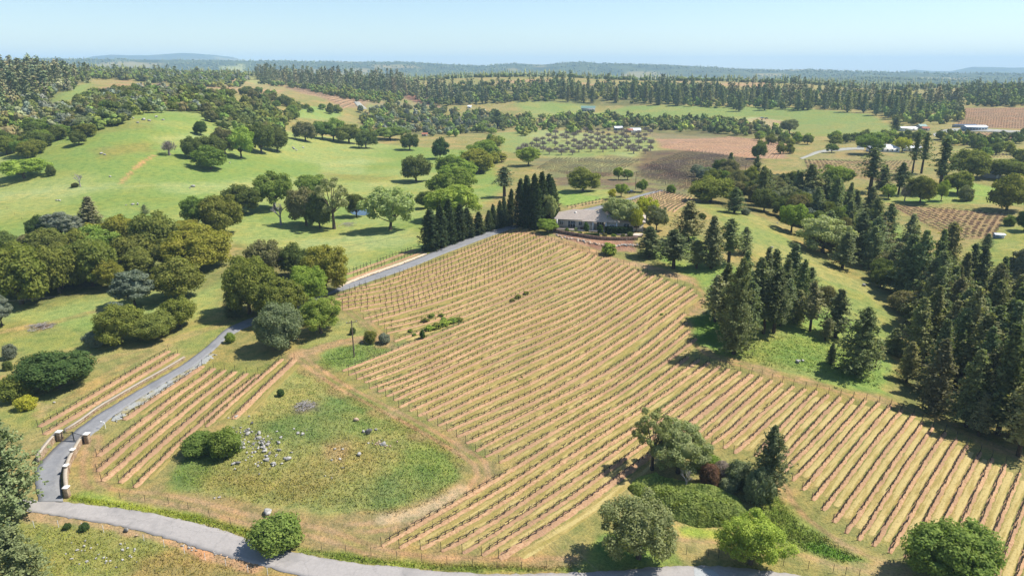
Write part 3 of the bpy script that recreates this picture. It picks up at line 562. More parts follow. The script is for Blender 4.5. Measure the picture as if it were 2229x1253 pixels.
def strip(Q, w0, w1, lift, crown, step_u=1.0, jag=0.16):
    """a ribbon beside a row line Q (n,2), between offsets w0..w1 (m) across"""
    T = np.gradient(Q, axis=0); T /= np.linalg.norm(T, axis=1)[:, None]+1e-9; Nn = np.stack([T[:, 1], -T[:, 0]], 1)
    n = len(Q); c = np.linspace(0, 1, 5); o = w0+(w1-w0)*c
    off = np.broadcast_to(o[None], (n, 5)).copy(); off[:, 0] += (RNG.random(n)-.5)*2*jag; off[:, -1] += (RNG.random(n)-.5)*2*jag
    XY = Q[:, None]+Nn[:, None]*off[..., None]
    Z = hgt(XY[..., 0], XY[..., 1])+lift+crown*np.sin(c*math.pi)[None]; Z[:, 0] -= 0.16; Z[:, -1] -= 0.16
    Z[0] -= 0.1; Z[-1] -= 0.1
    V = np.concatenate([XY, Z[..., None]], -1).reshape(-1, 3)
    u = np.concatenate([[0], np.cumsum(np.linalg.norm(np.diff(Q, axis=0), axis=1))])+RNG.random()*500
    uv = np.stack([np.broadcast_to(u[:, None], (n, 5)), off+RNG.random()*50], -1).reshape(-1, 2)
    i = np.arange(n-1)[:, None]*5+np.arange(4)[None]; F = np.stack([i, i+1, i+6, i+5], -1).reshape(-1, 4)
    A = V[F[0]]
    if np.cross(A[1]-A[0], A[2]-A[0])[2] < 0: F = F[:, ::-1]
    return V, F, uv
vineyard = link('vineyard_floor', None, kind='structure', label='striped vineyard floor of bare vine strips and mown alleys')
vine_sites = []     # x, y, heading, staked, row
end_posts = []      # x, y, heading outwards
RQ = {}
for k, P in rows: RQ[k] = smooth_row(P)
side = [(154, (268,914), (440,796)), (155, (211,993), (279,940), (465,801)), (156, (211,1026), (314,938), (489,805)), (157, (221,1047), (349,938), (512,808)), (158, (259,1051), (384,938), (537,812)), (159, (291,1061), (417,938), (562,814)), (160, (447,929), (614,781)), (161, (506,912), (641,782)),
        (162, (83,929), (367,763)), (163, (94,946), (387,769)), (164, (754,597), (901,543)), (165, (754,609), (920,548))]
for a in side: RQ[a[0]] = smooth_row(a[1:])
def near_gap(k):
    nb = [q for q in (k-1, k+1) if q in RQ and abs(q-k) == 1]
    if not nb: return 2.8
    m = RQ[k][len(RQ[k])//2]; return float(np.median([np.min(np.linalg.norm(RQ[q]-m, axis=1)) for q in nb]))
gaps = {k: near_gap(k) for k in RQ}
GAPS_DEBUG = [round(gaps[k], 2) for k in sorted(RQ)]
for k in sorted(RQ):
    Q = RQ[k]; g = min(max(gaps[k], 1.8), 3.6)
    sw = 0.24*g if k <= 64 else 0.30*g
    V, F, uv = strip(Q, -sw*0.75, sw*1.05, 0.10, 0.07)
    link('soil_strip', mesh_np('soil_strip', V, [F], [M['soil']], uv=uv, smooth=True), vineyard)
    V, F, uv = strip(Q[2:-2] if len(Q) > 8 else Q, sw*1.05-0.12, g-sw*0.75+0.12, 0.04, 0.02)
    dry = .48 if k <= 9 else (.53 if k < 33 else (.54+.11*min(1, (k-33)/14) if k <= 64 else .45))
    link('mown_alley', mesh_np('mown_alley', V, [F], [M['alley']], uv=uv, smooth=True), vineyard, color=(dry, dry, dry))
    S = spline(np.concatenate([Q, np.zeros((len(Q), 1))], 1), 1.45 if k > 14 else 1.7)[:, :2]
    T = np.gradient(S, axis=0); hd = np.arctan2(T[:, 1], T[:, 0])
    for j in range(1, len(S)-1):
        if random.random() < 0.05: continue
        vine_sites.append((S[j, 0]+random.gauss(0, .05), S[j, 1]+random.gauss(0, .05), hd[j]+(math.pi if random.random() < .5 else 0), 1 if (k <= 9 or k in (164, 165)) else 0, k))
    end_posts.append((S[0, 0], S[0, 1], hd[0]+math.pi, k)); end_posts.append((S[-1, 0], S[-1, 1], hd[-1], k))
VS = np.array(vine_sites); vz = hgt(VS[:, 0], VS[:, 1])
# vine prototypes: trunk, two cordon arms with spurs, a few new shoots, a slim stake
def vine_parts(seed, staked):
    r = random.Random(seed); tr, arms, sh, st = MB(), MB(), MB(), MB()
    h = r.uniform(.75, .95) if staked else r.uniform(.52, .72); lean = r.uniform(-.08, .08)
    tr.tube([(0, 0, -.1), (lean, r.uniform(-.04, .04), h*.5), (lean*.5, 0, h)], [.08, .06, .075], 3 if seed >= 20 else 4)
    for s in (-1, 1):
        L = r.uniform(.6, .82); P = [(0, 0, h-.03), (s*L*.4, r.uniform(-.06, .06), h+r.uniform(0, .08)), (s*L, r.uniform(-.06, .06), h+r.uniform(-.05, .08))]
        arms.tube(P, [.095, .075, .05], 3, cap=False)
        for q in range(3):
            x = s*L*(.3+.3*q); arms.tube([(x, 0, h), (x+r.uniform(-.06, .06), r.uniform(-.05, .05), h+r.uniform(.12, .24))], [.03, .016], 3, cap=False)
            a, b = r.uniform(.05, .10), r.uniform(0, 6.28); zz = h+.2+r.uniform(0, .08)
            if r.random() < .7: sh.add([(x-a*math.cos(b), -a*math.sin(b), zz), (x+a*math.cos(b), a*math.sin(b), zz), (x+a*.3, a*.3, zz+.15)], [(0, 1, 2)])
    sh.add([(-.05, 0, h+.2), (.05, .03, h+.2), (0, 0, h+.3)], [(0, 1, 2)])
    H = (1.75 if staked else 1.25); w = .035 if staked else .022
    if staked or seed % 3 == 0 or seed < 20: st.box(.1-w, .1+w, -w, w, -.1, H if staked or seed % 3 == 0 else .8)
    return tr, arms, sh, st
d_ = np.hypot(VS[:, 0], VS[:, 1]); px_, py_, _ = project(np.stack([VS[:, 0], VS[:, 1], vz], 1))
inview = (px_ > -10) & (px_ < PW+10) & (py_ < PH+10)
# keep the scrub and trees clear of vines
order = np.argsort(np.where(inview, d_, 1e9)); near_ids = set(order[:300].tolist())
protos = []
for sd in range(4):
    a, b, c, d = vine_parts(sd, 0)
    protos.append([a.mesh('vine_trunk', [M['vine']]), b.mesh('vine_cordon', [M['vine']]), c.mesh('vine_shoots', [M['shoot']]), d.mesh('vine_stake', [M['stake']])])
for i in order[:300]:
    x, y, hdg, s, k = VS[i]; p = protos[i % 4]
    o = link('grapevine', None, None, (x, y, vz[i]), hdg, None, 'leafless dark grapevine on its strip of bare soil in the rows nearest the road', 'grapevine', 'grapevines in the nearest rows')
    for nm, me in zip(('trunk', 'cordon', 'shoots', 'stake'), p): link(nm, me, o, kind='stuff' if nm == 'shoots' else None)
# the remaining thousands of vines: one mass
pm = []
for sd in range(6):
    q = MB(); a, b, c, d = vine_parts(20+sd, 1 if sd >= 3 else 0)
    for z, mi in ((a, 0), (b, 0), (c, 1), (d, 2)):
        if not z.V: continue
        for v in [np.concatenate(z.V)]: base = q.n; q.V.append(v); q.n += len(v)
        for f in z.T: q.T.append(f+base); q.tm += [mi]*len(f)
        for f in z.Q: q.Q.append(f+base); q.qm += [mi]*len(f)
    pm.append(q)
AV, AT, AQ, tm, qm, nn = [], [], [], [], [], 0
for i in order[300:]:
    if not np.isfinite(d_[i]): continue
    x, y, hdg, s, k = VS[i]; q = pm[random.randrange(3)+(3 if s else 0)]
    v = np.concatenate(q.V); c_, s_ = math.cos(hdg), math.sin(hdg)
    AV.append(np.stack([v[:, 0]*c_-v[:, 1]*s_+x, v[:, 0]*s_+v[:, 1]*c_+y, v[:, 2]+vz[i]], 1))
    AT.append(np.concatenate(q.T)+nn); AQ.append(np.concatenate(q.Q)+nn); tm += q.tm; qm += q.qm; nn += len(v)
link('grapevines', mesh_np('grapevines', np.concatenate(AV), [np.concatenate(AT), np.concatenate(AQ)], [M['vine'], M['shoot'], M['stake']], tm+qm), kind='stuff', label='thousands of leafless grapevines in curving rows over the slope', cat='grapevines')
# end posts
mb = MB(); mb.tube([(0, 0, -.2), (0, 0, .9), (.03, 0, 1.55)], [.05, .045, .04], 6); pme = mb.mesh('end_post', [M['stake']])
mb = MB(); mb.tube([(.05, 0, 1.6), (1.1, 0, 0)], [.012, .012], 3); gme2 = mb.mesh('guy_wire', [M['wire']])
for x, y, h, k in end_posts:
    z = float(hgt(x, y)); a, b, _ = project(np.array([[x, y, z]]))
    if not (-5 < a[0] < PW+5 and b[0] < PH+25): continue
    o = link('trellis_end_post', None, None, (x, y, z), h, None, 'dark slim trellis post standing at the end of a vine row', 'trellis post', 'end posts of the vine rows')
    link('post', pme, o); link('guy_wire', gme2, o)
# smaller and farther blocks: soil rows and vine rows as masses
def far_block(first, last, n, label, wsoil=1.0, vine_h=0.9, soil=True, dark=True):
    A, B = smooth_row(first, 3), smooth_row(last, 3); m = max(len(A), len(B), 12); m = min(m, 90)
    f = lambda Q: np.stack([np.interp(np.linspace(0, 1, m), np.linspace(0, 1, len(Q)), Q[:, k]) for k in (0, 1)], 1)
    A, B = f(A), f(B); VV, FF, UU, nv = [], [], [], 0; vb = MB()
    for t in np.linspace(0, 1, n):
        Q = A*(1-t)+B*t
        V, F, uv = strip(Q, -wsoil/2, wsoil/2, 0.14, 0.04, jag=.1); VV.append(V); FF.append(F+nv); UU.append(uv); nv += len(V)
        S = spline(np.concatenate([Q, np.zeros((m, 1))], 1), 2.4); z = hgt(S[:, 0], S[:, 1])
        T = np.gradient(S[:, :2], axis=0); T /= np.linalg.norm(T, axis=1)[:, None]+1e-9
        for j in range(len(S)):
            if random.random() < .08: continue
            p = S[j, :2]; e = T[j]*random.uniform(.6, .9); h = vine_h*random.uniform(.8, 1.1)
            n2 = np.array([-T[j, 1], T[j, 0]])*.07
            vb.add([(*(p-n2), z[j]), (*(p+n2), z[j]), (*(p+n2), z[j]+h*1.3), (*(p-n2), z[j]+h*1.3)], [(0, 1, 2, 3)])
            vb.add([(*(p-e-n2), z[j]+h*.8), (*(p+e-n2), z[j]+h*.8), (*(p+e+n2), z[j]+h*1.05), (*(p-e+n2), z[j]+h*1.05)], [(0, 1, 2, 3)])
    if soil: link('soil_strips', mesh_np('soil_strips', np.concatenate(VV), [np.concatenate(FF)], [M['soil']], uv=np.concatenate(UU)), vineyard, kind='stuff')
    if dark: link('grapevines', vb.mesh('grapevines', [M['vine']]), kind='stuff', label=label, cat='grapevines')
far_block([(1372,440),(1440,416)], [(1465,462),(1512,432)], 12, 'low leafless vines on the slope behind the main house')
far_block([(1235,452),(1312,436)], [(1245,455),(1318,440)], 2, 'two short vine rows beside the lane behind the house')
far_block([(1935,447),(2190,466)], [(2075,520),(2160,518)], 24, 'square of leafless vines below the oaks at the right', .8)
far_block([(1752,350),(1985,352)], [(1760,372),(1960,400)], 15, 'dark vine rows in front of the white ranch house', .8)
far_block([(1440,318),(1590,297)], [(1690,346),(1712,318)], 34, 'young vines in the pink ploughed block of the valley', 1.3, .4)
far_block([(1405,362),(1500,330)], [(1500,398),(1650,352)], 20, 'brown old vines in the middle of the valley', .8, 1.3, soil=False)
far_block([(1380,382),(1420,364)], [(1500,420),(1560,390)], 14, 'brown old vines just above the house knoll', .8, 1.3, soil=False)
far_block([(1170,368),(1210,345)], [(1300,392),(1390,350)], 22, 'grey-green old vines beside the bare orchard', .8, 1.0, soil=False)
far_block([(1615,262),(1655,256)], [(1675,288),(1702,264)], 16, 'pale striped vine block on the valley floor', 1.6, .3)
far_block([(2095,240),(2260,238)], [(2085,276),(2260,282)], 18, 'brown vines of the square field at the right edge', 1.2)
far_block([(2090,290),(2229,292)], [(2095,302),(2229,308)], 6, 'vine rows in front of the long blue farm building', 1.0)
far_block([(620,192),(700,187)], [(745,236),(825,212)], 22, 'pale contour vine rows on the far valley slope', 3.0, 1.2)
far_block([(2060,330),(2229,330)], [(2060,346),(2229,342)], 5, 'pale vine rows beyond the ranch lane', .8)
# ------------------------------------------------------------------ trees: prototypes in metres
def quads(P, Nrm, size, asp=1.0, rot=None):
    """leaf quads at P with normals Nrm; a little folded"""
    n = len(P); Nrm = Nrm/(np.linalg.norm(Nrm, axis=1)[:, None]+1e-9)
    R = RNG.normal(size=(n, 3)) if rot is None else rot; A = np.cross(Nrm, R); A /= np.linalg.norm(A, axis=1)[:, None]+1e-9; B = np.cross(Nrm, A)
    s = (size if np.ndim(size) else np.full(n, size))[:, None]*.5
    a, b = A*s, B*s*asp; f = Nrm*s*0.25
    V = np.stack([P-a-b*.6, P-b*1.1+a*.35-f, P+a+b*.5, P+b*1.1-a*.3+f], 1).reshape(-1, 3)
    return V, np.arange(4*n).reshape(-1, 4)
def sph(n):
    v = RNG.normal(size=(n, 3)); return v/np.linalg.norm(v, axis=1)[:, None]
ICO = None
def ico():
    global ICO
    if ICO is None:
        import bmesh
        b = bmesh.new(); bmesh.ops.create_icosphere(b, subdivisions=2, radius=1); ICO = (np.array([v.co[:] for v in b.verts]), np.array([[v.index for v in f.verts] for f in b.faces])); b.free()
    return ICO
def limb_set(mb, start, targets, r0, rnd, sides=5):
    for t in targets:
        t = np.array(t); m = start*.5+t*.5+np.array([rnd.uniform(-.5, .5), rnd.uniform(-.5, .5), rnd.uniform(-.3, .6)])
        mb.tube([start, m, t], [r0, r0*.6, r0*.22], sides, cap=False)
def broad(seed, W, H, base, nl, nleaf, size, lob=(.085, .155), spread=.80, core=.70, shape=1.0, trunk_r=.03, inner=.60, zmin=-.72, wk=1.0):
    """a broad-leaved crown W wide, from height `base` to H: many leafy clumps on a lumpy dome"""
    rnd = random.Random(seed); global RNG; keep = RNG; RNG = np.random.default_rng(seed)
    R = np.array([W/2, W/2*rnd.uniform(.85, 1), (H-base)/2]); C = np.array([0, 0, (H+base)/2]); p1, p2, p3 = [rnd.uniform(0, 6.28) for _ in range(3)]
    def warp(d):
        az = math.atan2(d[1], d[0]); return .90+wk*(.16*math.sin(2*az+p1)*(1-abs(d[2]))+.12*math.sin(3*az+p2)+.08*math.sin(5*az+p3+d[2]*4))
    lobes = []
    for i in range(nl):
        best = None
        for q in range(8):
            d = sph(1)[0]
            if d[2] < zmin: continue
            sc = min([np.linalg.norm(d-l[3]) for l in lobes] or [9])
            if best is None or sc > best[0]: best = (sc, d)
        d = best[1]; r = rnd.uniform(*lob)*W*rnd.choice((.8, 1, 1, 1.2))
        p = C+d*R*spread*warp(d)*rnd.uniform(.86, 1.10)*np.array([1, 1, shape]); p[2] = max(p[2], r*.5)
        lobes.append((p, r, rnd.uniform(.6, .9), d))
    w = np.array([l[1]**2 for l in lobes]); w /= w.sum()
    idx = RNG.choice(len(lobes), nleaf, p=w); LP = np.array([l[0] for l in lobes])[idx]; LR = np.array([l[1] for l in lobes])[idx]; LZ = np.array([l[2] for l in lobes])[idx]
    D = sph(nleaf); out = (LP-C)/R; D = D+out*.5; D[:, 2] += .15; D /= np.linalg.norm(D, axis=1)[:, None]
    rad = LR*(.40+.92*RNG.random(nleaf)**.7)
    P = LP+D*rad[:, None]*np.stack([np.ones(nleaf), np.ones(nleaf), LZ], 1); P[:, 2] = np.maximum(P[:, 2], size*.4)
    sz = size*(.55+.9*RNG.random(nleaf))
    V, F = quads(P, D+sph(nleaf)*.8+np.array([0, 0, .35]), sz, .75)
    crown = MB(); crown.add(V, F)
    iv, jf = ico()
    for p, r, zf, d in lobes:  # solid leaf-coloured cores added inside the crown to block leaking light
        if core: q = iv*(1+.3*np.sin(iv[:, :1]*5+r*9)*np.sin(iv[:, 1:2]*5+r*5))*r*core*np.array([1, 1, zf])+p; q[:, 2] = np.maximum(q[:, 2], .05); crown.add(q, jf)
    if inner:
        q = np.array([iv[i]*R*inner*warp(iv[i]) for i in range(len(iv))])+C; q[:, 2] = np.maximum(q[:, 2], .05); crown.add(q, jf)
    tr = MB(); tb = W*trunk_r
    fork = np.array([rnd.uniform(-.3, .3), rnd.uniform(-.3, .3), max(base*1.05, H*.18)])
    tr.tube([(0, 0, -.4), (fork[0]*.4, fork[1]*.4, fork[2]*.5), fork], [tb*1.5, tb, tb*.85], 7)
    limb_set(tr, fork, [l[0] for l in lobes[:14]], tb*.5, rnd)
    RNG = keep
    return crown, tr
def pine(seed, W, H, base, levels, per, tufts, q, size, pw=.85, droop=.1, up=.25, irregular=.25, trunk_r=.017):
    rnd = random.Random(seed); global RNG; keep = RNG; RNG = np.random.default_rng(seed)
    P, D, S = [], [], []; tr = MB(); tb = H*trunk_r
    tr.tube([(0, 0, -.4), (0, 0, H*.3), (rnd.uniform(-.2, .2), rnd.uniform(-.2, .2), H*.7), (0, 0, H*.985)], [tb*1.25, tb, tb*.6, tb*.12], 7)
    for i in range(levels):
        t = i/(levels-1); z = base*H+(H*.985-base*H)*t**.92
        Rl = W/2*1.16*((1-t)**pw*.97+.03)*(1 if t > .16 else .66+t*2.1)*(1+.18*math.sin(i*1.9+seed))
        a0 = rnd.uniform(0, 6.28)
        for j in range(per if t < .85 else max(4, per-2)):
            a = a0+j*6.283/per+rnd.uniform(-.35, .35); L = Rl*rnd.uniform(1-irregular*1.6, 1+irregular*.45)
            if rnd.random() < irregular*.25: continue
            dirv = np.array([math.cos(a), math.sin(a), 0]); tip = dirv*L+np.array([0, 0, z+L*(up-droop)*rnd.uniform(.5, 1.4)])
            st = np.array([0, 0, z-L*droop*.3])
            if L > .7: tr.tube([st, tip], [tb*.16+.02, .015], 3, cap=False)
            for m in range(tufts):
                f = .34+.70*((m+rnd.random()*.8)/tufts)**.75
                if f > 1.02: f = 1.0
                c = st+(tip-st)*f+np.array([0, 0, .12])+RNG.normal(size=3)*L*.10
                for e in range(q):
                    P.append(c+RNG.normal(size=3)*size*.42); D.append(dirv*.45+np.array([0, 0, .85])); S.append(size*rnd.uniform(.6, 1.25))
    for e in range(q*3): P.append(np.array([0, 0, H*(1-.04*rnd.random())])+RNG.normal(size=3)*size*.3); D.append(np.array([0, 0, 1.])); S.append(size)
    P, D, S = np.array(P), np.array(D), np.array(S); D = D+sph(len(P))*.85
    V, F = quads(P, D, S, .55); cr = MB(); cr.add(V, F)
    # solid needle-coloured cores added round the stem against light leaks
    iv, jf = ico() if levels > 12 else low_ball_raw()
    for t in np.linspace(.06, .9, 7 if levels > 12 else 3):
        z = base*H+(H-base*H)*t; r = W/2*((1-t)**pw)*.30+.12; v = iv*np.array([r, r, (H-base*H)*.085])+np.array([0, 0, z]); cr.add(v, jf)
    RNG = keep; return cr, tr
def bare(seed, W, H, levels=3, r=.14, sides=4):
    rnd = random.Random(seed); mb = MB()
    def grow(p, d, L, rad, lv):
        e = p+d*L; m = (p+e)/2+np.array([rnd.uniform(-1, 1)*L*.08 for _ in range(3)])
        mb.tube([p, m, e], [rad, rad*.8, rad*.55], sides if lv > 1 else 3, cap=False)
        if lv <= 0: return
        for k in range(rnd.choice((3, 3, 4))):
            q = d+np.array([rnd.uniform(-.9, .9), rnd.uniform(-.9, .9), rnd.uniform(-.15, .55)]); q /= np.linalg.norm(q)
            grow(p+d*L*rnd.uniform(.6, 1), q, L*rnd.uniform(.55, .78), rad*.55, lv-1)
    grow(np.array([0, 0, -.2]), np.array([0, 0, 1.]), H*.3, r, levels); V = np.concatenate(mb.V)
    mx = np.abs(V[:, :2]).max()*2; s = np.array([W/mx, W/mx, H/V[:, 2].max()])
    mb.V = [v*s for v in mb.V]; return mb
PROTO = {}
def reg(kind, W, H, builder, variants, leafm, barkm):
    PROTO[kind] = []
    for sd in variants:
        c, t = builder(sd); PROTO[kind].append((c.mesh(kind+'_crown', [leafm]), t.mesh(kind+'_trunk', [barkm], True), W, H))
reg('oak', 14, 11.5, lambda s: broad(s, 14, 11.5, .9, 44, 9500, .50), (11, 12, 13, 14, 15), M['leaf'], M['bark'])
reg('valley', 14, 13, lambda s: broad(s, 14, 13, 1.9, 38, 8000, .48, (.075, .135), .84, .35, inner=.56), (21, 22, 23, 24), M['leaf'], M['bark'])
reg('oakhi', 12, 10, lambda s: broad(s, 12, 10, .4, 60, 18000, .31, (.075, .135)), (31, 32, 35), M['leaf'], M['bark'])
reg('valleyhi', 12, 12, lambda s: broad(s, 12, 12, 1.0, 56, 17500, .29, (.065, .125), .84, .3, inner=.56), (33, 34, 37), M['leaf'], M['bark'])
reg('open', 13, 17, lambda s: broad(s, 13, 17, 5, 26, 5200, .44, (.06, .11), .88, 0, trunk_r=.035, inner=0), (36, 38), M['leaf'], M['bark'])
reg('shrub', 6, 4.4, lambda s: broad(s, 6, 4.4, -.6, 34, 8000, .23, (.10, .18), .78, wk=.4), (41, 42, 43), M['leaf'], M['bark'])
reg('shrublow', 6, 4.4, lambda s: broad(s, 6, 4.4, -.6, 16, 900, .6, (.12, .2), .75, wk=.5), (44, 45), M['leaf'], M['bark'])
reg('greypine', 11, 14, lambda s: broad(s, 11, 14, .9, 54, 11000, .38, (.06, .10), .82, .5, trunk_r=.026, inner=.62, wk=.6), (51, 52), M['needle'], M['pinebark'])
reg('pine', 7, 20, lambda s: pine(s, 7, 20, (.10, .05, .26, .14, .20, .08, .30)[s % 7], 21+s % 3, 7+s % 2, 6, 5, .60, pw=(.62, .85, .55, .72, .5, .95, .66)[s % 7], irregular=(.36, .3, .55, .42, .5, .28, .6)[s % 7], up=(.25, .1, .35, .2, .3, .15, .4)[s % 7]), (61, 62, 63, 64, 65, 66, 67), M['needle'], M['pinebark'])
reg('pinetall', 6.5, 24, lambda s: pine(s, 6.5, 24, .36, 17, 6, 5, 5, .66, pw=.6, irregular=.5), (66, 67), M['needle'], M['pinebark'])
reg('pinehi', 9, 17, lambda s: pine(s, 9, 17, .06, 22, 9, 8, 8, .42, pw=.62, irregular=.38, trunk_r=.02), (71, 72), M['needle'], M['pinebark'])
reg('hedge', 5.2, 15, lambda s: pine(s, 5.2, 15, .02, 30, 8, 5, 5, .5, pw=.62, droop=.25, up=.1, irregular=.18), (81, 82, 83), M['needle'], M['pinebark'])
reg('column', 2, 5.5, lambda s: broad(s, 2, 5.5, -.3, 26, 2600, .2, (.2, .28), .62, .8), (91,), M['leaf'], M['bark'])
reg('oaklow', 11, 8.5, lambda s: broad(s, 11, 8.5, .3, 20, 1000, 1.0, (.11, .19), core=.7, inner=.66), (101, 102, 103, 104), M['leaf'], M['bark'])
reg('pinelow', 7, 22, lambda s: pine(s, 7, 22, .08, 14, 7, 3, 3, 1.2, pw=.68, irregular=.3), (111, 112, 113, 114), M['needle'], M['pinebark'])
def broad_mass(s):
    r = np.random.default_rng(s); c = MB(); b, F = low_ball_raw()
    for i in range(6):
        p = r.normal(size=3)*np.array([2.6, 2.6, 1.3])+np.array([0, 0, 4.2]); R = r.uniform(2.0, 3.1); v = b*R*r.uniform(.8, 1.15, (len(b), 1))*np.array([1, 1, .8])+p; v[:, 2] = np.maximum(v[:, 2], 0); c.add(v, F)
        D = sph(12); D[:, 2] = np.abs(D[:, 2]*1.1); V, Q = quads(p+D*R*np.array([1, 1, .8])*1.02, D+sph(12)*.6, r.uniform(1.1, 2.1, 12), .8); c.add(V, Q)
    t = MB(); t.box(-.3, .3, -.3, .3, -1, 3); return c, t
def low_ball_raw():
    import bmesh
    b = bmesh.new(); bmesh.ops.create_icosphere(b, subdivisions=1, radius=1); V = np.array([v.co[:] for v in b.verts]); F = np.array([[v.index for v in f.verts] for f in b.faces]); b.free(); return V, F
reg('oakmass', 10.5, 8, broad_mass, (201, 202, 203, 204, 205), M['leaf'], M['bark'])
reg('pinemass', 7, 22, lambda s: pine(s, 7, 22, .06, 8, 6, 2, 2, 2.0, pw=.66), (211, 212, 213, 214), M['needle'], M['pinebark'])
dm = bare(5, 8, 8, 4, .3); PROTO['deadtree'] = [(None, dm.mesh('dead_tree', [M['dead']]), 8, 8)]
def fuzzy_bare(seed):
    mb = bare(seed, 5.2, 4.2, 3, .16, 3); global RNG; keep = RNG; RNG = np.random.default_rng(seed); n = 420
    D = sph(n); D[:, 2] = np.abs(D[:, 2]); P = D*np.array([2.7, 2.7, 2.6])*(RNG.random((n, 1))**.4)+np.array([0, 0, 1.7]); ax = D+np.array([0, 0, .6])+sph(n)*.5; ax /= np.linalg.norm(ax, axis=1)[:, None]
    s = np.cross(ax, sph(n)); s /= np.linalg.norm(s, axis=1)[:, None]; L = RNG.uniform(.35, .8, (n, 1)); mb.add(np.stack([P-ax*L-s*.07, P-ax*L+s*.07, P+ax*L], 1).reshape(-1, 3), np.arange(3*n).reshape(-1, 3)); RNG = keep; return mb
PROTO['bare'] = [(None, fuzzy_bare(s).mesh('bare_tree', [M['twig']]), 5.4, 4.4) for s in (6, 7, 8, 9)]
CLR = {'oak': (.074, .089, .026), 'live': (.110, .120, .028), 'yel': (.150, .147, .028), 'brown': (.112, .104, .044), 'val': (.105, .142, .032), 'bright': (.152, .195, .040), 'lite': (.190, .215, .090), 'chart': (.235, .235, .030),
       'greyg': (.125, .140, .070), 'grey': (.118, .132, .094), 'pine': (.108, .124, .058), 'pdark': (.080, .096, .045), 'polive': (.146, .144, .070), 'hedge': (.034, .048, .022), 'red': (.105, .064, .045), 'brownp': (.112, .106, .055), 'dark': (.045, .072, .022), 'willow': (.150, .165, .070), 'taupe': (.16, .14, .12)}
BIG_COUNT = {}
def tree(kind, xc, yt, yb, w, clr, label=None, name=None, cat='tree', group=None, parts=True, shift=None, h=None, var=None):
    """a tree whose foot, top and width are read from the photograph and set on the terrain there"""
    g = ground([xc], [yb])[0]; _, _, dep = project(g[None]); wid = w*dep[0]/FOC
    sh = (0.0 if ('pine' in kind and kind != 'greypine') or kind in ('hedge', 'bare', 'deadtree') else .22*wid) if shift is None else shift
    q = np.array([g[0]*(1+sh/g[1]), g[1]+sh]); z = float(hgt(*q))
    hh = max(top_z(q[1], yt)-z, wid*.35) if h is None else h
    return plant(kind, q[0], q[1], z, wid*(1.06 if kind not in ('bare', 'deadtree') else 1), hh, clr, label, name, cat, group, parts, var)
def plant(kind, x, y, z, wid, hh, clr, label, name, cat, group, parts=True, var=None):
    P = PROTO[kind]; k = BIG_COUNT.get(kind, 0); BIG_COUNT[kind] = k+1
    cm, tm_, W, H = P[(k if var is None else var) % len(P)]; sc = (wid/W, wid/W, hh/H)
    c = np.array(CLR[clr] if isinstance(clr, str) else clr)*1.7*random.uniform(.88, 1.12)*np.array([random.uniform(.94, 1.06), 1, random.uniform(.9, 1.1)])
    name = name or {'pine': 'pine_tree', 'pinetall': 'pine_tree', 'pinehi': 'pine_tree', 'pinelow': 'pine_tree', 'hedge': 'hedge_conifer', 'greypine': 'grey_pine', 'shrub': 'shrub', 'shrublow': 'shrub', 'deadtree': 'dead_tree', 'bare': 'bare_tree', 'column': 'cypress'}.get(kind, 'valley_oak' if kind.startswith('valley') or kind == 'open' else 'live_oak')
    rz = random.uniform(0, 6.28)
    if 'pine' in kind and kind != 'greypine': c = c*random.uniform(.78, 1.3); hh_ = random.uniform(.88, 1.02); wf = 1.2 if kind == 'pine' else 1.05; sc = (sc[0]*wf*random.uniform(.88, 1.14), sc[1]*wf*random.uniform(.88, 1.14), sc[2]*hh_)
    if cm is None: return link(name, tm_, None, (x, y, z), rz, sc, label, cat, group)
    if not parts:
        key = cm.name
        if key not in JOINED:
            a = len(cm.vertices); V = np.empty(a*3, np.float32); cm.vertices.foreach_get('co', V)
            b = len(tm_.vertices); U = np.empty(b*3, np.float32); tm_.vertices.foreach_get('co', U)
            gr, mi = [], []
            for me, off, m in ((cm, 0, 0), (tm_, a, 1)):
                for n in (3, 4):
                    f = [list(p.vertices) for p in me.polygons if p.loop_total == n]
                    if f: gr.append(np.array(f)+off); mi += [m]*len(f)
            JOINED[key] = mesh_np(key.replace('_crown', ''), np.concatenate([V.reshape(-1, 3), U.reshape(-1, 3)]), gr, [cm.materials[0], tm_.materials[0]], mi)
        return link(name, JOINED[key], None, (x, y, z), rz, sc, label, cat, group, color=c)
    o = link(name, None, None, (x, y, z), rz, sc, label, cat, group)
    o.rotation_euler = (random.gauss(0, .025), random.gauss(0, .025), rz)
    link('trunk', tm_, o); link('crown', cm, o, color=c); return o
JOINED = {}
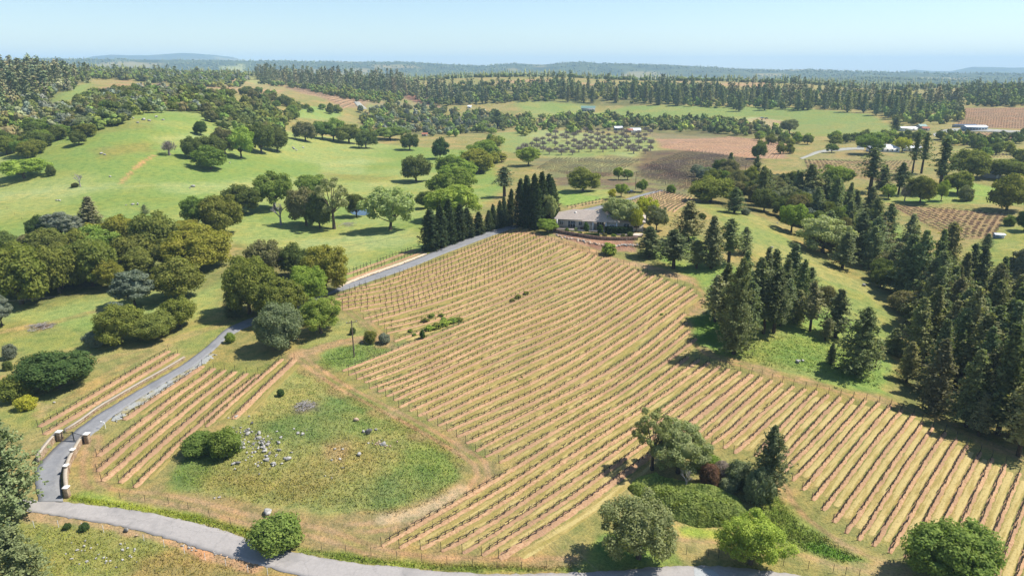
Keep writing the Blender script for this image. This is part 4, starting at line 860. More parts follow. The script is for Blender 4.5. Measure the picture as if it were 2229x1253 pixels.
# ------------------------------------------------------------------ trees one can point at: (kind, x, top, foot, width, colour, label)
T1 = [
 ('pinehi',14,884,1126,150,'pine','tall bushy pine overhanging the driveway mouth at the left edge'),
 ('pinehi',52,1140,1290,118,'pine','young dense pine below the county road in the bottom left corner'),
 ('shrub',608,1129,1203,106,'val','round leafy green bush standing at the edge of the county road'),
 ('valleyhi',1388,1080,1238,160,'willow','wide pale olive oak beside the road in front of the brambles'),
 ('valleyhi',1630,1126,1246,134,'bright','leafy light green oak at the road next to the field gate'),
 ('oakhi',2060,1148,1296,190,'val','big round dark green oak in the bottom right corner over vine rows'),
 ('open',1418,893,1034,92,'willow','leaning pale oak with bare forked limbs above the bramble thicket'),
 ('valleyhi',1474,918,1046,132,'willow','broad pale oak at the top of the bramble thicket'),
 ('pinehi',1668,911,1078,70,'pdark','single dark pine between the vine rows and the bramble thicket'),
 ('shrub',1648,1020,1098,64,'greyg','grey-green bush under the single dark pine'),
 ('shrub',1606,1002,1062,58,'greyg','rounded grey-green bush left of the single dark pine'),
 ('shrub',1542,1009,1060,44,'red','dark red leafed bush above the brambles'),
 ('shrub',1572,1004,1042,40,'taupe','brownish grey bush beside the dark red bush'),
 ('shrub',1585,1040,1074,44,'greyg','low grey-green bush on the upper edge of the brambles'),
 ('shrub',1532,986,1024,54,'val','green bush between the pale oak and the dark red bush'),
 ('shrub',440,944,990,76,'val','low spreading green shrub left of the grey rock scatter'),
 ('shrub',494,934,998,72,'val','taller green shrub against the grey rock scatter'),
 ('oakhi',545,552,692,118,'live','tall olive oak at the back of the clump where the drive disappears'),
 ('oakhi',606,598,704,112,'live','olive oak in the middle of the clump over the driveway'),
 ('oakhi',608,660,766,114,'greyg','spreading grey-green oak in front of the driveway clump'),
 ('valleyhi',700,646,732,88,'bright','bright broad leafed tree at the right of the driveway clump'),
 ('valleyhi',672,578,670,88,'bright','light green tree behind the bright tree of the driveway clump'),
 ('oakhi',712,526,642,92,'yel','golden olive oak beside the driveway at the top of the clump'),
 ('oak',582,526,606,84,'brown','brownish olive oak at the back left of the driveway clump'),
 ('oak',642,538,604,64,'oak','dark oak under the power line behind the driveway clump'),
 ('pinehi',506,626,690,40,'pdark','small blue-black conifer left of the driveway clump'),
 ('shrub',502,724,746,20,'bright','small sapling on the grass beside the driveway bend'),
 ('oak',50,540,672,135,'live','huge olive oak at the left edge of the long grove'),
 ('oak',132,532,645,92,'live','olive oak in the long grove next to the one at the edge'),
 ('oak',205,524,630,106,'live','olive oak in the long grove above the shaded lawn'),
 ('oak',246,568,634,60,'yel','smaller golden oak left of the grey pine'),
 ('greypine',296,583,674,98,'grey','silvery grey pine standing out in front of the long grove'),
 ('oak',392,568,658,110,'live','olive oak right of the grey pine at the end of the grove'),
 ('oakhi',432,496,598,146,'yel','biggest golden green oak at the right end of the grove'),
 ('oak',340,466,562,100,'live','olive oak on the far side of the grove'),
 ('oak',270,468,548,80,'yel','golden oak on the far side of the grove'),
 ('oak',310,508,574,90,'live','olive oak in the heart of the grove'),
 ('valley',215,490,562,80,'bright','fresh green tree in the grove below the brown pine'),
 ('oak',88,504,564,90,'brown','brownish olive oak in the far left of the grove'),
 ('oak',84,474,522,46,'dark','dark oak behind the silvery pines on the left'),
 ('greypine',135,458,522,72,'grey','left one of two silvery grey pines behind the grove'),
 ('greypine',168,464,527,58,'grey','right one of two silvery grey pines behind the grove'),
 ('greypine',150,510,562,54,'grey','low silvery grey pine inside the grove'),
 ('pine',200,427,514,54,'polive','tall brownish pine rising behind the grove'),
 ('pine',317,446,476,16,'pine','tiny lone conifer peeping over the far side of the grove'),
 ('greypine',6,638,714,52,'grey','pale grey pine cut by the left edge of the view'),
 ('oakhi',268,663,754,104,'live','olive oak at the left of the clump above the small vine rows'),
 ('oakhi',342,678,744,100,'live','low olive oak in the middle of the clump above the small vine rows'),
 ('oak',393,650,717,68,'live','olive oak at the right of the clump above the small vine rows'),
 ('shrub',210,720,757,46,'grey','grey-green bush at the foot of the clump on the meadow'),
 ('greypine',255,654,704,44,'grey','grey pine sprig behind the clump on the meadow'),
 ('oakhi',130,768,856,144,'dark','dense dark green round thicket on the lower left meadow'),
 ('shrub',24,748,782,30,'grey','little round silver shrub at the left meadow edge'),
 ('shrub',18,786,806,20,'oak','tiny dark shrub below the silver shrub'),
 ('shrub',40,818,874,70,'live','sprawling olive shrub beside the yellow bush'),
 ('shrub',60,862,893,42,'chart','bright yellow-green bush near the left edge'),
 ('shrub',806,720,747,30,'live','round green shrub beside the track junction'),
 ('shrub',837,725,748,26,'grey','round silver shrub beside the track junction'),
 ('shrub',768,712,728,14,'oak','small dark shrub behind the near utility pole'),
 ('shrub',920,718,738,12,'dark','small upright shrub in the vine row above the track'),
 ('shrub',612,846,862,16,'dark','small dark shrub on the rocky meadow top'),
 ('shrub',148,1138,1152,16,'dark','left one of two little round shrubs below the road'),
 ('shrub',186,1138,1155,20,'dark','right one of two little round shrubs below the road'),
 ('valley',598,373,460,88,'val','full green oak left of the dead white tree'),
 ('valley',430,424,507,62,'val','oak with pale bare limbs at the left end of the pond oaks'),
 ('oak',490,424,514,94,'live','broad olive oak on the rise left of the pond oaks'),
 ('oak',527,404,468,80,'oak','dark oak behind the broad olive oak on the rise'),
 ('oak',668,408,495,80,'brown','dark brownish oak beside the dead white tree'),
 ('oak',697,428,500,60,'oak','dark oak at the foot of the tall open tree'),
 ('open',728,382,502,82,'willow','tall thin crowned oak with a visible trunk by the pond'),
 ('valley',680,378,430,64,'val','green oak behind the tall thin crowned oak'),
 ('valley',776,420,474,50,'oak','small oak standing over the pond'),
 ('valley',850,406,504,104,'lite','pale fresh green oak alone on the pasture by the pond'),
 ('oak',906,340,397,66,'oak','lone round oak in the middle of the green pasture'),
 ('valley',985,368,436,94,'val','green oak behind the start of the conifer hedge'),
 ('valley',992,402,480,118,'bright','large light green oak right behind the conifer hedge'),
 ('oak',925,415,455,42,'oak','dark small oak at the left of the large light green oak'),
 ('oak',985,338,396,64,'val','green oak at the lower end of the diagonal tree belt'),
 ('oak',1040,325,378,74,'yel','golden olive oak in the diagonal tree belt'),
 ('valley',1052,303,352,60,'bright','light green oak at the top of the diagonal tree belt'),
 ('valley',1000,350,402,84,'bright','bright oak in the diagonal tree belt near the lone oak'),
 ('pinetall',1098,364,428,44,'pdark','dark ragged pine above the small hedge conifers'),
 ('valley',1192,476,508,42,'bright','rounded bright green tree in front of the tall dark conifers'),
 ('valley',1194,420,492,34,'lite','pale green tree against the tall dark conifers'),
 ('valley',1350,428,502,80,'lite','big pale green tree covering the right part of the house'),
 ('valley',1406,428,482,50,'chart','yellow-green tree right behind the house'),
 ('valley',1428,446,504,44,'greyg','greyish tree at the right corner of the house'),
 ('valley',1384,450,508,30,'chart','narrow yellow-green tree beside the patio'),
 ('column',1276,480,510,12,'dark','left column cypress by the front steps'),
 ('column',1306,486,513,12,'dark','right column cypress by the front steps'),
 ('shrub',1217,484,493,18,'chart','round yellow shrub at the left corner of the house'),
 ('shrub',1234,496,505,10,'val','little clipped tree on the front lawn'),
 ('oak',1269,370,418,76,'live','big round dark oak on the rise behind the house'),
 ('valley',1332,410,434,18,'chart','small yellow-green tree beside the lane behind the house'),
 ('valley',1352,398,429,28,'bright','green tree beside the lane behind the house'),
 ('valley',1397,390,419,24,'val','tree just right of the utility pole behind the house'),
 ('valley',1346,362,392,22,'bright','left one of a light green pair beyond the house'),
 ('valley',1366,368,392,24,'val','right one of a light green pair beyond the house'),
 ('shrub',1460,402,420,18,'val','round bush on the bank above the upper vines'),
 ('oak',1545,388,442,100,'live','wide olive oak at the head of the right slope'),
 ('oak',1573,367,393,32,'oak','small dark oak above the wide olive oak'),
 ('pine',1598,404,464,38,'pdark','dark conifer beside the wide olive oak'),
 ('shrub',1528,464,478,18,'oak','round dark shrub on the open slope'),
 ('shrub',1622,453,468,20,'grey','round grey shrub on the open slope'),
 ('pine',1413,484,558,54,'pine','pine at the right end of the house terrace'),
 ('pine',1466,490,584,58,'pine','pine with a clear trunk below the house terrace'),
 ('pine',1496,438,524,60,'polive','olive pine behind the terrace pines'),
 ('pine',1516,518,584,38,'polive','slim pine right of the clear-trunked pine'),
 ('pine',1547,463,584,46,'polive','tall pine on the slope right of the terrace'),
 ('pine',1586,476,574,54,'pine','full pine at the top of the slope group'),
 ('pine',1620,488,553,32,'pine','outer pine of the slope group standing apart'),
 ('pinehi',1597,554,770,82,'pine','big pine whose shade falls on the track bend'),
 ('pine',1570,560,692,58,'pine','pine behind the big track-bend pine'),
 ('pine',1640,552,716,58,'pine','pine to the right of the big track-bend pine'),
 ('pine',1680,540,646,46,'pine','pine at the back of the slope stand'),
 ('pine',1684,575,724,54,'pdark','dark pine in front of the slope stand'),
 ('pine',1718,528,634,52,'pine','tall pine at the far right back of the slope stand'),
 ('pine',1757,576,657,36,'pine','slender pine standing apart right of the slope stand'),
 ('pine',1697,634,708,42,'pine','left one of the short pines over the grassy slope'),
 ('pine',1733,632,702,38,'polive','second of the short pines over the grassy slope'),
 ('pine',1763,608,720,40,'polive','third of the short pines over the grassy slope'),
 ('pine',1818,628,734,50,'pine','dense pine just behind the big lone pine'),
 ('pine',1795,688,741,22,'polive','small thin pine left of the big lone pine'),
 ('pinehi',1864,666,814,100,'pine','big lone pine on the grass above the vine row ends'),
 ('pine',1807,744,792,24,'pine','sapling pine at the left foot of the big lone pine'),
 ('pine',1905,738,799,26,'polive','sapling pine at the right foot of the big lone pine'),
 ('shrub',1797,622,664,42,'brown','brown green shrub on the slope between pines'),
 ('pine',1973,742,831,40,'polive','young pine beside the mown path with its own shadow'),
 ('pine',1943,714,768,40,'pine','young bushy pine at the bend of the mown path'),
 ('pine',1982,655,710,32,'pine','young pine at the wood edge above the mown path'),
 ('valley',1722,441,508,60,'bright','bright green oak at the lower edge of the right wood'),
 ('valley',1790,468,556,106,'lite','large pale green oak at the lower edge of the right wood'),
 ('valley',1815,358,412,70,'val','green oak crown above the pines of the right wood'),
 ('pine',1833,506,584,48,'pine','pine in front of the large pale green oak'),
 ('pinetall',1893,316,418,50,'pdark','tall thin pine with a bare trunk by the ranch vines'),
 ('pinetall',1985,286,380,28,'pdark','thin tall pine left of the pair beside the white ranch house'),
 ('pinetall',2005,288,378,30,'pdark','thin tall pine right of the pair beside the white ranch house'),
 ('pinetall',2043,298,422,42,'pdark','tall pine with drooping crown right of the ranch pair'),
 ('valley',1893,287,337,66,'val','large green oak shading the white ranch house'),
 ('valley',1963,298,332,32,'chart','yellow-green tree behind the white ranch house'),
 ('valley',1810,312,333,24,'val','small round tree beside the pale ranch lane'),
 ('valley',1718,258,292,40,'greyg','grey-green oak beside the pale striped vines'),
 ('pine',1948,249,292,22,'pdark','single dark conifer in front of the white tents'),
 ('oak',2002,384,444,56,'live','round oak on the lawn left of the grey shed'),
 ('oak',2083,374,424,60,'live','round olive oak on the lawn below the grey shed'),
 ('valley',2048,391,438,26,'bright','slender light tree between two round oaks'),
 ('valley',1933,401,434,30,'bright','small light tree above the square vineyard'),
 ('bare',1968,404,438,24,'taupe','small bare tree above the square vineyard'),
 ('shrub',2100,404,438,32,'greyg','round grey-green tree on the right lawn'),
 ('oak',2190,388,462,82,'live','big olive oak above the corner of the square vineyard'),
 ('oak',2108,328,390,86,'live','dark oak clump left of the grey shed'),
 ('oak',2190,346,392,84,'live','dark oak clump right of the grey shed'),
 ('shrub',2197,468,492,26,'val','round bush at the right corner of the square vineyard'),
 ('oak',2228,458,504,36,'dark','dark oak cut by the right edge'),
 ('pine',2147,509,538,22,'pine','little lone pine below the square vineyard'),
 ('greypine',2212,533,648,62,'grey','dark grey pine at the right edge of the wood'),
 ('valley',88,254,297,46,'val','single green oak on the left pasture'),
 ('valley',55,344,394,92,'bright','bushy bright oak on the left pasture edge'),
 ('shrub',113,359,384,18,'oak','small dark oak beside the bushy bright oak'),
 ('bare',370,304,338,34,'taupe','grey leafless tree at the left of the pasture grove'),
 ('oak',420,298,348,44,'oak','left dark oak of the pasture grove'),
 ('oak',460,322,372,72,'val','front oak of the pasture grove with a broad shadow'),
 ('oak',462,296,350,62,'oak','tall dark oak in the pasture grove'),
 ('oak',492,274,342,46,'brown','grey-brown oak in the pasture grove'),
 ('valley',526,274,347,60,'bright','lighter oak at the right of the pasture grove'),
 ('oak',438,264,296,28,'dark','small dark oak above the pasture grove'),
 ('oak',570,268,336,64,'oak','dark oak behind the lighter oak of the pasture grove'),
 ('oak',604,282,332,50,'oak','dark oak at the right end of the pasture grove'),
 ('oak',665,266,309,52,'brown','rounded brown-green oak along the valley pasture edge'),
 ('valley',702,262,304,44,'val','left one of two tall oaks along the valley pasture edge'),
 ('valley',726,257,307,58,'val','right one of two tall oaks along the valley pasture edge'),
 ('oak',760,270,313,62,'live','olive oak along the valley pasture edge'),
 ('oak',797,284,324,46,'oak','dark spreading oak at the pasture corner'),
 ('valley',850,275,306,72,'val','long row of oak crowns behind the pasture corner'),
 ('oak',892,291,328,42,'oak','rounded oak right of the pasture corner'),
 ('oak',958,304,347,38,'dark','narrow dark oak near the tree belt'),
 ('pine',1083,238,280,26,'pdark','dark single conifer in the valley trees'),
 ('valley',1150,318,362,52,'bright','bright green tree at the edge of the old vines'),
 ('oak',1650,313,346,32,'oak','round dark oak at the corner of the pink field'),
]
for kind, xc, yt, yb, w, c, lab in T1:
    big = True
    cat = {'shrub': 'shrub', 'pine': 'pine', 'pinehi': 'pine', 'pinetall': 'pine', 'greypine': 'pine'}.get(kind, 'tree')
    tree(kind, xc, yt, yb, w, c, lab, cat=cat, parts=big)
tree('deadtree', 612, 438, 490, 40, 'taupe', 'dead white branched tree left of the pond oaks', cat='dead tree')
tree('deadtree', 175, 376, 407, 24, 'taupe', 'dead grey tree on the left pasture', cat='dead tree')
tree('deadtree', 1492, 1016, 1068, 34, 'taupe', 'twisted grey snag sticking out of the brambles', cat='dead tree')
tree('shrub', 164, 398, 408, 16, 'brown', 'small brown shrub at the foot of the dead pasture tree', cat='shrub', parts=False)
# the conifer hedge along the drive and the tall dark group by the house
for i, (x, yt, yb, w) in enumerate([(938,456,544,46),(960,446,538,34),(980,436,530,36),(1000,444,523,34),(1020,454,516,34),(1042,462,510,28)]):
    tree('hedge', x, yt, yb, w, 'hedge', ['first and widest conifer at the lower end of the driveway hedge', 'second conifer of the driveway hedge', 'third and tallest conifer of the driveway hedge', 'fourth conifer of the driveway hedge', 'fifth conifer of the driveway hedge', 'sixth conifer of the driveway hedge, next to the gap'][i], cat='conifer', group='conifers of the driveway hedge')
for i, (x, yt, yb, w) in enumerate([(1063,458,503,22),(1076,445,499,20),(1088,438,496,20),(1098,430,493,20),(1110,414,491,24)]):
    tree('hedge', x, yt, yb, w, (.05, .066, .03), ['shortest slim conifer after the gap in the hedge', 'second slim conifer after the gap in the hedge', 'third slim conifer after the gap in the hedge', 'fourth slim conifer after the gap in the hedge', 'slim tall conifer at the upper end of the hedge'][i], cat='conifer', group='slim conifers above the driveway')
for i, (x, yt, yb, w) in enumerate([(1133,392,493,34),(1150,386,496,34),(1166,382,498,36),(1178,378,490,34),(1192,380,482,36),(1204,390,472,32),(1146,384,480,32)]):
    tree('hedge', x, yt, yb, w, 'hedge', ['leftmost tall dark conifer of the packed group beside the house', 'third from the left of the tall dark conifers beside the house', 'fourth from the left of the tall dark conifers beside the house', 'tallest dark conifer in the middle of the group beside the house', 'tall dark conifer second from the right of the group beside the house', 'rightmost dark conifer of the group, nearest the house roof', 'dark conifer at the back left of the group beside the house'][i], cat='conifer', group='tall conifers beside the house')
# stands: the same kind packed together, feet scattered over a piece of ground
def inside(poly, n, seed):
    a = np.array(poly, float); r = np.random.default_rng(seed); out = []
    lo_, hi_ = a.min(0), a.max(0)
    while len(out) < n:
        p = lo_+(hi_-lo_)*r.random(2); c = False
        for i in range(len(a)):
            q, s = a[i], a[(i+1) % len(a)]
            if (q[1] > p[1]) != (s[1] > p[1]) and p[0] < (s[0]-q[0])*(p[1]-q[1])/(s[1]-q[1]+1e-12)+q[0]: c = not c
        if c: out.append(p)
    return np.array(out)
COUNT = {'pine_tree': 0, 'live_oak': 0, 'valley_oak': 0, 'grey_pine': 0, 'bare_tree': 0}
MASS = []      # trees past the 300 largest of a kind
ELE = (HG-CAMZ)/RR[:, None]; HOR = np.maximum.accumulate(ELE, 0)     # skyline so far along each bearing: drop trees hidden behind it
def visible(g, h):
    r = np.hypot(g[:, 0], g[:, 1]); ri = np.clip(np.searchsorted(RR, r)-2, 0, len(RR)-1); ci = np.clip(((np.arctan2(g[:, 0], g[:, 1])-TH[0])/(TH[1]-TH[0])).astype(int), 0, NTH-1); return (g[:, 2]+h-CAMZ)/r > HOR[ri, ci]
def stand(poly, n, mix, seed, label, cat, group, hr=(8, 12), wr=(8, 12), ph=(16, 26), pw=(7, 10), mind=0.0, parts=False, mass=False, min_px=3):
    p = inside(poly, n, seed); g = ground(p[:, 0], p[:, 1])
    if mass: g = g[visible(g, 14)]
    rnd = random.Random(seed); used = []
    for q in g[np.argsort(g[:, 1])]:
        if mind and any((q[0]-u[0])**2+(q[1]-u[1])**2 < mind*mind for u in used): continue
        used.append(q); kind, c = rnd.choice(mix); dist = q[1]
        isp = kind.startswith('pine'); hh, ww = (rnd.uniform(*ph), rnd.uniform(*pw)) if isp else (rnd.uniform(*hr), rnd.uniform(*wr))
        if isp: ww *= hh/np.mean(ph)
        k = kind
        if dist > 430: k = {'pine': 'pinelow', 'oak': 'oaklow', 'valley': 'oaklow', 'pinetall': 'pinelow', 'greypine': 'oaklow'}.get(kind, kind)
        z = float(hgt(q[0], q[1]))
        nm = 'pine_tree' if isp else ('grey_pine' if kind == 'greypine' else ('bare_tree' if kind == 'bare' else ('valley_oak' if kind == 'valley' else 'live_oak')))
        if mass: MASS.append(({'pinelow': 'pinemass', 'oaklow': 'oakmass', 'pine': 'pinemass', 'oak': 'oakmass', 'valley': 'oakmass', 'greypine': 'oakmass'}.get(k, 'oakmass'), q[0], q[1], z, ww, hh, c)); continue
        COUNT[nm] += 1
        lb, ct = label[1 if (isp and len(label) > 1) else 0], cat[1 if (isp and len(cat) > 1) else 0]
        plant(k, q[0], q[1], z, ww, hh, c, lb, nm, ct, group[1 if isp else 0] if isinstance(group, tuple) else group, parts and dist < 430)
PN = [('pine', 'pine'), ('pine', 'pdark'), ('pine', 'polive'), ('pine', 'pine'), ('pine', 'polive'), ('pine', 'brownp')]
OK = [('oak', 'oak'), ('oak', 'live'), ('valley', 'val'), ('oak', 'oak')]
OG = OK+[('greypine', 'grey'), ('oak', 'brown'), ('valley', 'greyg')]
# wood in the right gully
for x, yt, yb, w in [(1973,462,566,38),(1990,482,564,28),(1910,466,564,42),(2030,494,645,40),(2056,486,625,42),(1970,504,644,66),(2022,538,724,54),(2098,522,646,40),(2127,526,656,42),(1992,540,646,40),(2056,578,726,46),(2148,610,764,50),(2032,690,866,56),(2082,600,856,64),(2102,758,928,60),(2030,738,896,64),(2142,740,930,52),(2172,690,946,74),(2216,818,992,66),(2182,640,856,64),(2216,700,906,66),(2060,640,800,56),(2120,630,790,54),(2000,600,760,50),(1990,640,790,52),(2205,600,724,54),(2160,560,690,46),(1945,520,610,40),(2080,560,680,44),(2020,770,850,40),(2190,760,900,54),(2130,850,948,44)]:
    tree('pine', x, yt, yb, w, random.choice(['pine', 'pine', 'pdark', 'polive', 'polive', 'brownp']), 'dark pine crowded in the wood of the right gully', cat='pine', group='pines of the right gully wood')
stand([(1960,640),(2060,640),(2140,700),(2250,760),(2250,990),(2160,945),(2070,900),(2000,840),(1985,770)], 58, PN, 301, ['dark pine crowded in the wood of the right gully'], ['pine'], 'pines of the right gully wood', ph=(14, 22), pw=(5, 7), mind=3.5, parts=True)
for x, yt, yb, w in [(1733,364,446,32),(1760,358,450,44),(1810,384,484,36),(1795,378,454,26),(1840,394,484,28),(1848,438,514,32),(1870,464,564,48),(1920,354,410,34),(1955,354,424,32),(1890,400,470,34),(1700,378,430,28),(1860,410,480,30),(1900,430,520,34),(1925,440,540,34)]:
    tree('pine', x, yt, yb, w, random.choice(['pine', 'pine', 'pdark']), 'pine of the mixed wood right of the open slope', cat='pine', group='pines of the mixed right wood')
stand([(1500,385),(1560,375),(1700,395),(1760,430),(1900,500),(1960,600),(1930,610),(1840,560),(1740,500),(1680,470),(1600,430)], 95, OG+[('pine', 'pine'), ('pine', 'pine')], 302, ['leafy oak of the mixed wood right of the open slope', 'pine of the mixed wood right of the open slope'], ['tree', 'pine'], ('trees of the mixed right wood', 'pines of the mixed right wood'), (7, 11), (8, 12), (12, 18), (5, 7), mind=3.5, parts=True)
stand([(1880,590),(1950,560),(2010,640),(2030,760),(1985,720),(1950,660)], 26, [('oak', 'brown'), ('oak', 'live'), ('oak', 'oak')], 303, ['brownish oak under the pines along the gully wood edge'], ['tree'], 'oaks under the gully pines', (5, 8), (6, 10), mind=4, parts=True)
for i, (x, yt, yb, w) in enumerate([(1556,590,700,44),(1612,545,672,44),(1625,600,740,46),(1660,530,650,40),(1662,610,726,44),(1702,560,680,40),(1740,556,662,34),(1580,620,735,46),(1712,600,700,36)]):
    tree('pine', x, yt, yb, w, random.choice(['pine', 'pine', 'polive']), ['leftmost pine of the close slope stand above the track bend', 'fourth pine from the left in the close slope stand', 'pine in the front row of the slope stand right of the track-bend pine', 'tallest pine at the back of the close slope stand', 'front pine in the middle of the close slope stand', 'pine in the right half of the close slope stand', 'rightmost pine of the close slope stand', 'second pine from the left in the slope stand, half behind the track-bend pine', 'short pine at the right front of the close slope stand'][i], cat='pine', group='pines of the slope stand')
# left grove undergrowth and infill
stand([(0,560),(420,520),(440,600),(330,600),(180,630),(0,660)], 44, [('oak', 'live'), ('oak', 'live'), ('oak', 'yel'), ('oak', 'oak')], 304, ['olive oak filling the long grove on the left'], ['tree'], 'oaks filling the long left grove', (7, 10), (10, 14), mind=4.5, parts=True)
stand([(0,300),(60,296),(190,285),(200,316),(110,322),(60,345),(0,350)], 28, OK, 305, ['dark oak in the belt along the left pasture'], ['tree'], 'oaks along the left pasture', (7, 10), (9, 13), mind=6)
stand([(110,285),(130,240),(240,200),(440,195),(445,240),(330,243),(250,270),(180,292)], 120, OG+[('bare', 'taupe')], 306, ['oak on the rocky hilltop left of the valley'], ['tree'], 'oaks on the rocky left hilltop', (6, 9), (8, 12), mind=5)
stand([(440,215),(560,195),(650,240),(640,262),(620,300),(560,300),(450,262)], 75, OK+[('oak', 'brown')], 307, ['oak on the shoulder between the left hill and the valley'], ['tree'], 'oaks on the valley shoulder', (7, 10), (9, 12), mind=7)
stand([(0,160),(190,168),(200,185),(110,210),(100,245),(0,285)], 190, OG+PN, 308, ['oak in the mixed wood of the far left slope', 'pine in the mixed wood of the far left slope'], ['tree', 'pine'], 'trees of the far left slope', (7, 11), (8, 12), (16, 22), mind=7, mass=True)
stand([(780,245),(900,232),(1110,255),(1110,290),(960,300),(900,285),(800,300)], 120, OG+[('valley', 'bright'), ('greypine', 'grey'), ('greypine', 'grey')], 309, ['leafy tree in the wooded bottom of the valley'], ['tree'], 'trees of the valley bottom', (6, 10), (7, 11), mind=6)
stand([(1080,300),(1100,330),(1080,365),(960,420),(950,400),(1040,340)], 48, [('valley', 'bright'), ('oak', 'yel'), ('oak', 'val')], 310, ['tree of the diagonal belt leading up the valley'], ['tree'], 'trees of the diagonal belt', (6, 9), (7, 11), mind=4.5, parts=True)
stand([(1110,260),(1250,252),(1420,262),(1560,268),(1700,285),(1700,302),(1500,288),(1300,280),(1120,285)], 170, OK+[('valley', 'bright'), ('oak', 'brown')], 311, ['oak of the long belt beyond the bare orchard'], ['tree'], 'oaks beyond the bare orchard', (7, 11), (8, 12), mind=6, mass=True)
stand([(1650,300),(1760,300),(2050,300),(2229,318),(2229,332),(2050,318),(1830,316),(1720,340),(1650,330)], 45, OK+[('valley', 'bright')], 312, ['oak of the belt round the white ranch house'], ['tree'], 'oaks round the white ranch house', (6, 9), (7, 10), mind=6)
stand([(2060,322),(2229,318),(2229,360),(2160,350)], 10, OK, 313, ['oak beyond the grey shed'], ['tree'], 'oaks beyond the grey shed', (6, 9), (7, 10), mind=6)
stand([(640,232),(740,238),(745,252),(650,244)], 12, OK, 314, ['small oak in the row under the far contour vines'], ['tree'], 'oaks under the far vines', (5, 8), (7, 10), mind=6)
stand([(1580,225),(1720,212),(1960,232),(2010,262),(1960,262),(1860,246),(1700,240),(1600,246)], 60, PN, 315, ['pine on the ridge edge above the green valley field'], ['pine'], 'pines above the green valley field', ph=(18, 27), pw=(8, 11), mind=7)
stand([(1900,240),(2090,225),(2100,262),(2020,276),(1960,268)], 80, OK+[('valley', 'bright')], 316, ['leafy oak right of the green valley field'], ['tree'], 'oaks right of the green valley field', (8, 12), (9, 13), mind=7, mass=True)
stand([(1200,200),(1560,205),(1620,225),(1600,240),(1420,232),(1300,226),(1200,222)], 60, PN, 317, ['pine standing over the upper edge of the far green meadow'], ['pine'], 'pines over the far green meadow', ph=(18, 27), pw=(8, 11), mind=7)
# the rest of the woods, read as one mass
A_ = ['x']
stand([(100,292),(125,240),(240,198),(450,190),(450,245),(330,246),(250,275),(180,298)], 150, OG, 340, A_, A_, None, (6, 9), (8, 12), mind=5, mass=True)
stand([(440,215),(560,195),(655,240),(640,268),(620,300),(560,305),(450,266)], 70, OK, 341, A_, A_, None, (7, 10), (9, 12), mind=5, mass=True)
stand([(780,245),(900,230),(1110,252),(1110,292),(960,302),(900,288),(800,303)], 130, OG+[('valley', 'bright')], 342, A_, A_, None, (6, 10), (8, 11), mind=5, mass=True)
stand([(1120,285),(1230,270),(1300,282),(1280,292),(1130,296)], 30, OK+[('valley', 'bright')], 343, A_, A_, None, (6, 9), (8, 11), mind=5, mass=True)
stand([(0,230),(100,225),(110,260),(90,290),(0,322)], 70, OG, 344, A_, A_, None, (6, 10), (8, 12), mind=5, mass=True)
stand([(2050,300),(2229,300),(2229,322),(2060,318)], 30, OK, 345, A_, A_, None, (6, 9), (8, 11), mind=5, mass=True)
stand([(180,170),(300,178),(430,190),(520,192),(545,172),(500,158),(260,160),(150,162)], 260, OK*2+[('oak', 'live'), ('greypine', 'grey')], 329, A_, A_, None, (7, 10), (9, 12), (13, 18), (7, 10), 5, mass=True)
stand([(1000,185),(1250,180),(1560,190),(1620,215),(1600,238),(1400,226),(1290,218),(1120,222),(950,232),(900,200)], 520, OK*2+PN[:2], 320, A_, A_, None, (7, 11), (8, 12), (15, 24), (7, 10), 4, mass=True)
stand([(1580,200),(1760,195),(1960,212),(2090,215),(2090,250),(1960,240),(1700,238),(1600,240)], 340, OK*2+PN, 321, A_, A_, None, (7, 11), (8, 12), (15, 25), (7, 10), 4, mass=True)
stand([(540,150),(700,165),(860,172),(900,200),(880,212),(760,200),(640,190),(560,178)], 460, PN*2+OK, 322, A_, A_, None, (7, 11), (8, 12), (18, 27), (7, 10), 4, mass=True)
stand([(560,182),(760,202),(880,214),(860,228),(780,222),(680,200)], 190, OK, 323, A_, A_, None, (7, 11), (8, 12), (16, 24), (7, 10), 4, mass=True)
stand([(130,158),(260,156),(430,158),(500,150),(520,170),(480,190),(400,188),(280,176),(180,172)], 430, OK*2+[('greypine', 'grey'), ('pine', 'pine')], 324, A_, A_, None, (7, 10), (8, 12), (13, 18), (7, 10), 4, mass=True)
stand([(-60,150),(60,152),(180,166),(100,215),(0,240),(-60,240)], 220, OK+PN*2, 325, A_, A_, None, (7, 11), (8, 12), (16, 24), (7, 10), 4, mass=True)
stand([(2080,200),(2260,190),(2260,232),(2120,232)], 200, OK*2+PN[:1], 326, A_, A_, None, (8, 12), (9, 13), (16, 22), (7, 10), 4, mass=True)
stand([(860,196),(960,190),(1010,225),(930,228)], 120, OK+PN, 327, A_, A_, None, (7, 11), (8, 12), (16, 24), (7, 10), 4, mass=True)
stand([(1200,262),(1560,262),(1690,280),(1600,290),(1300,275)], 100, OK, 328, A_, A_, None, (6, 9), (8, 11), mind=5, mass=True)
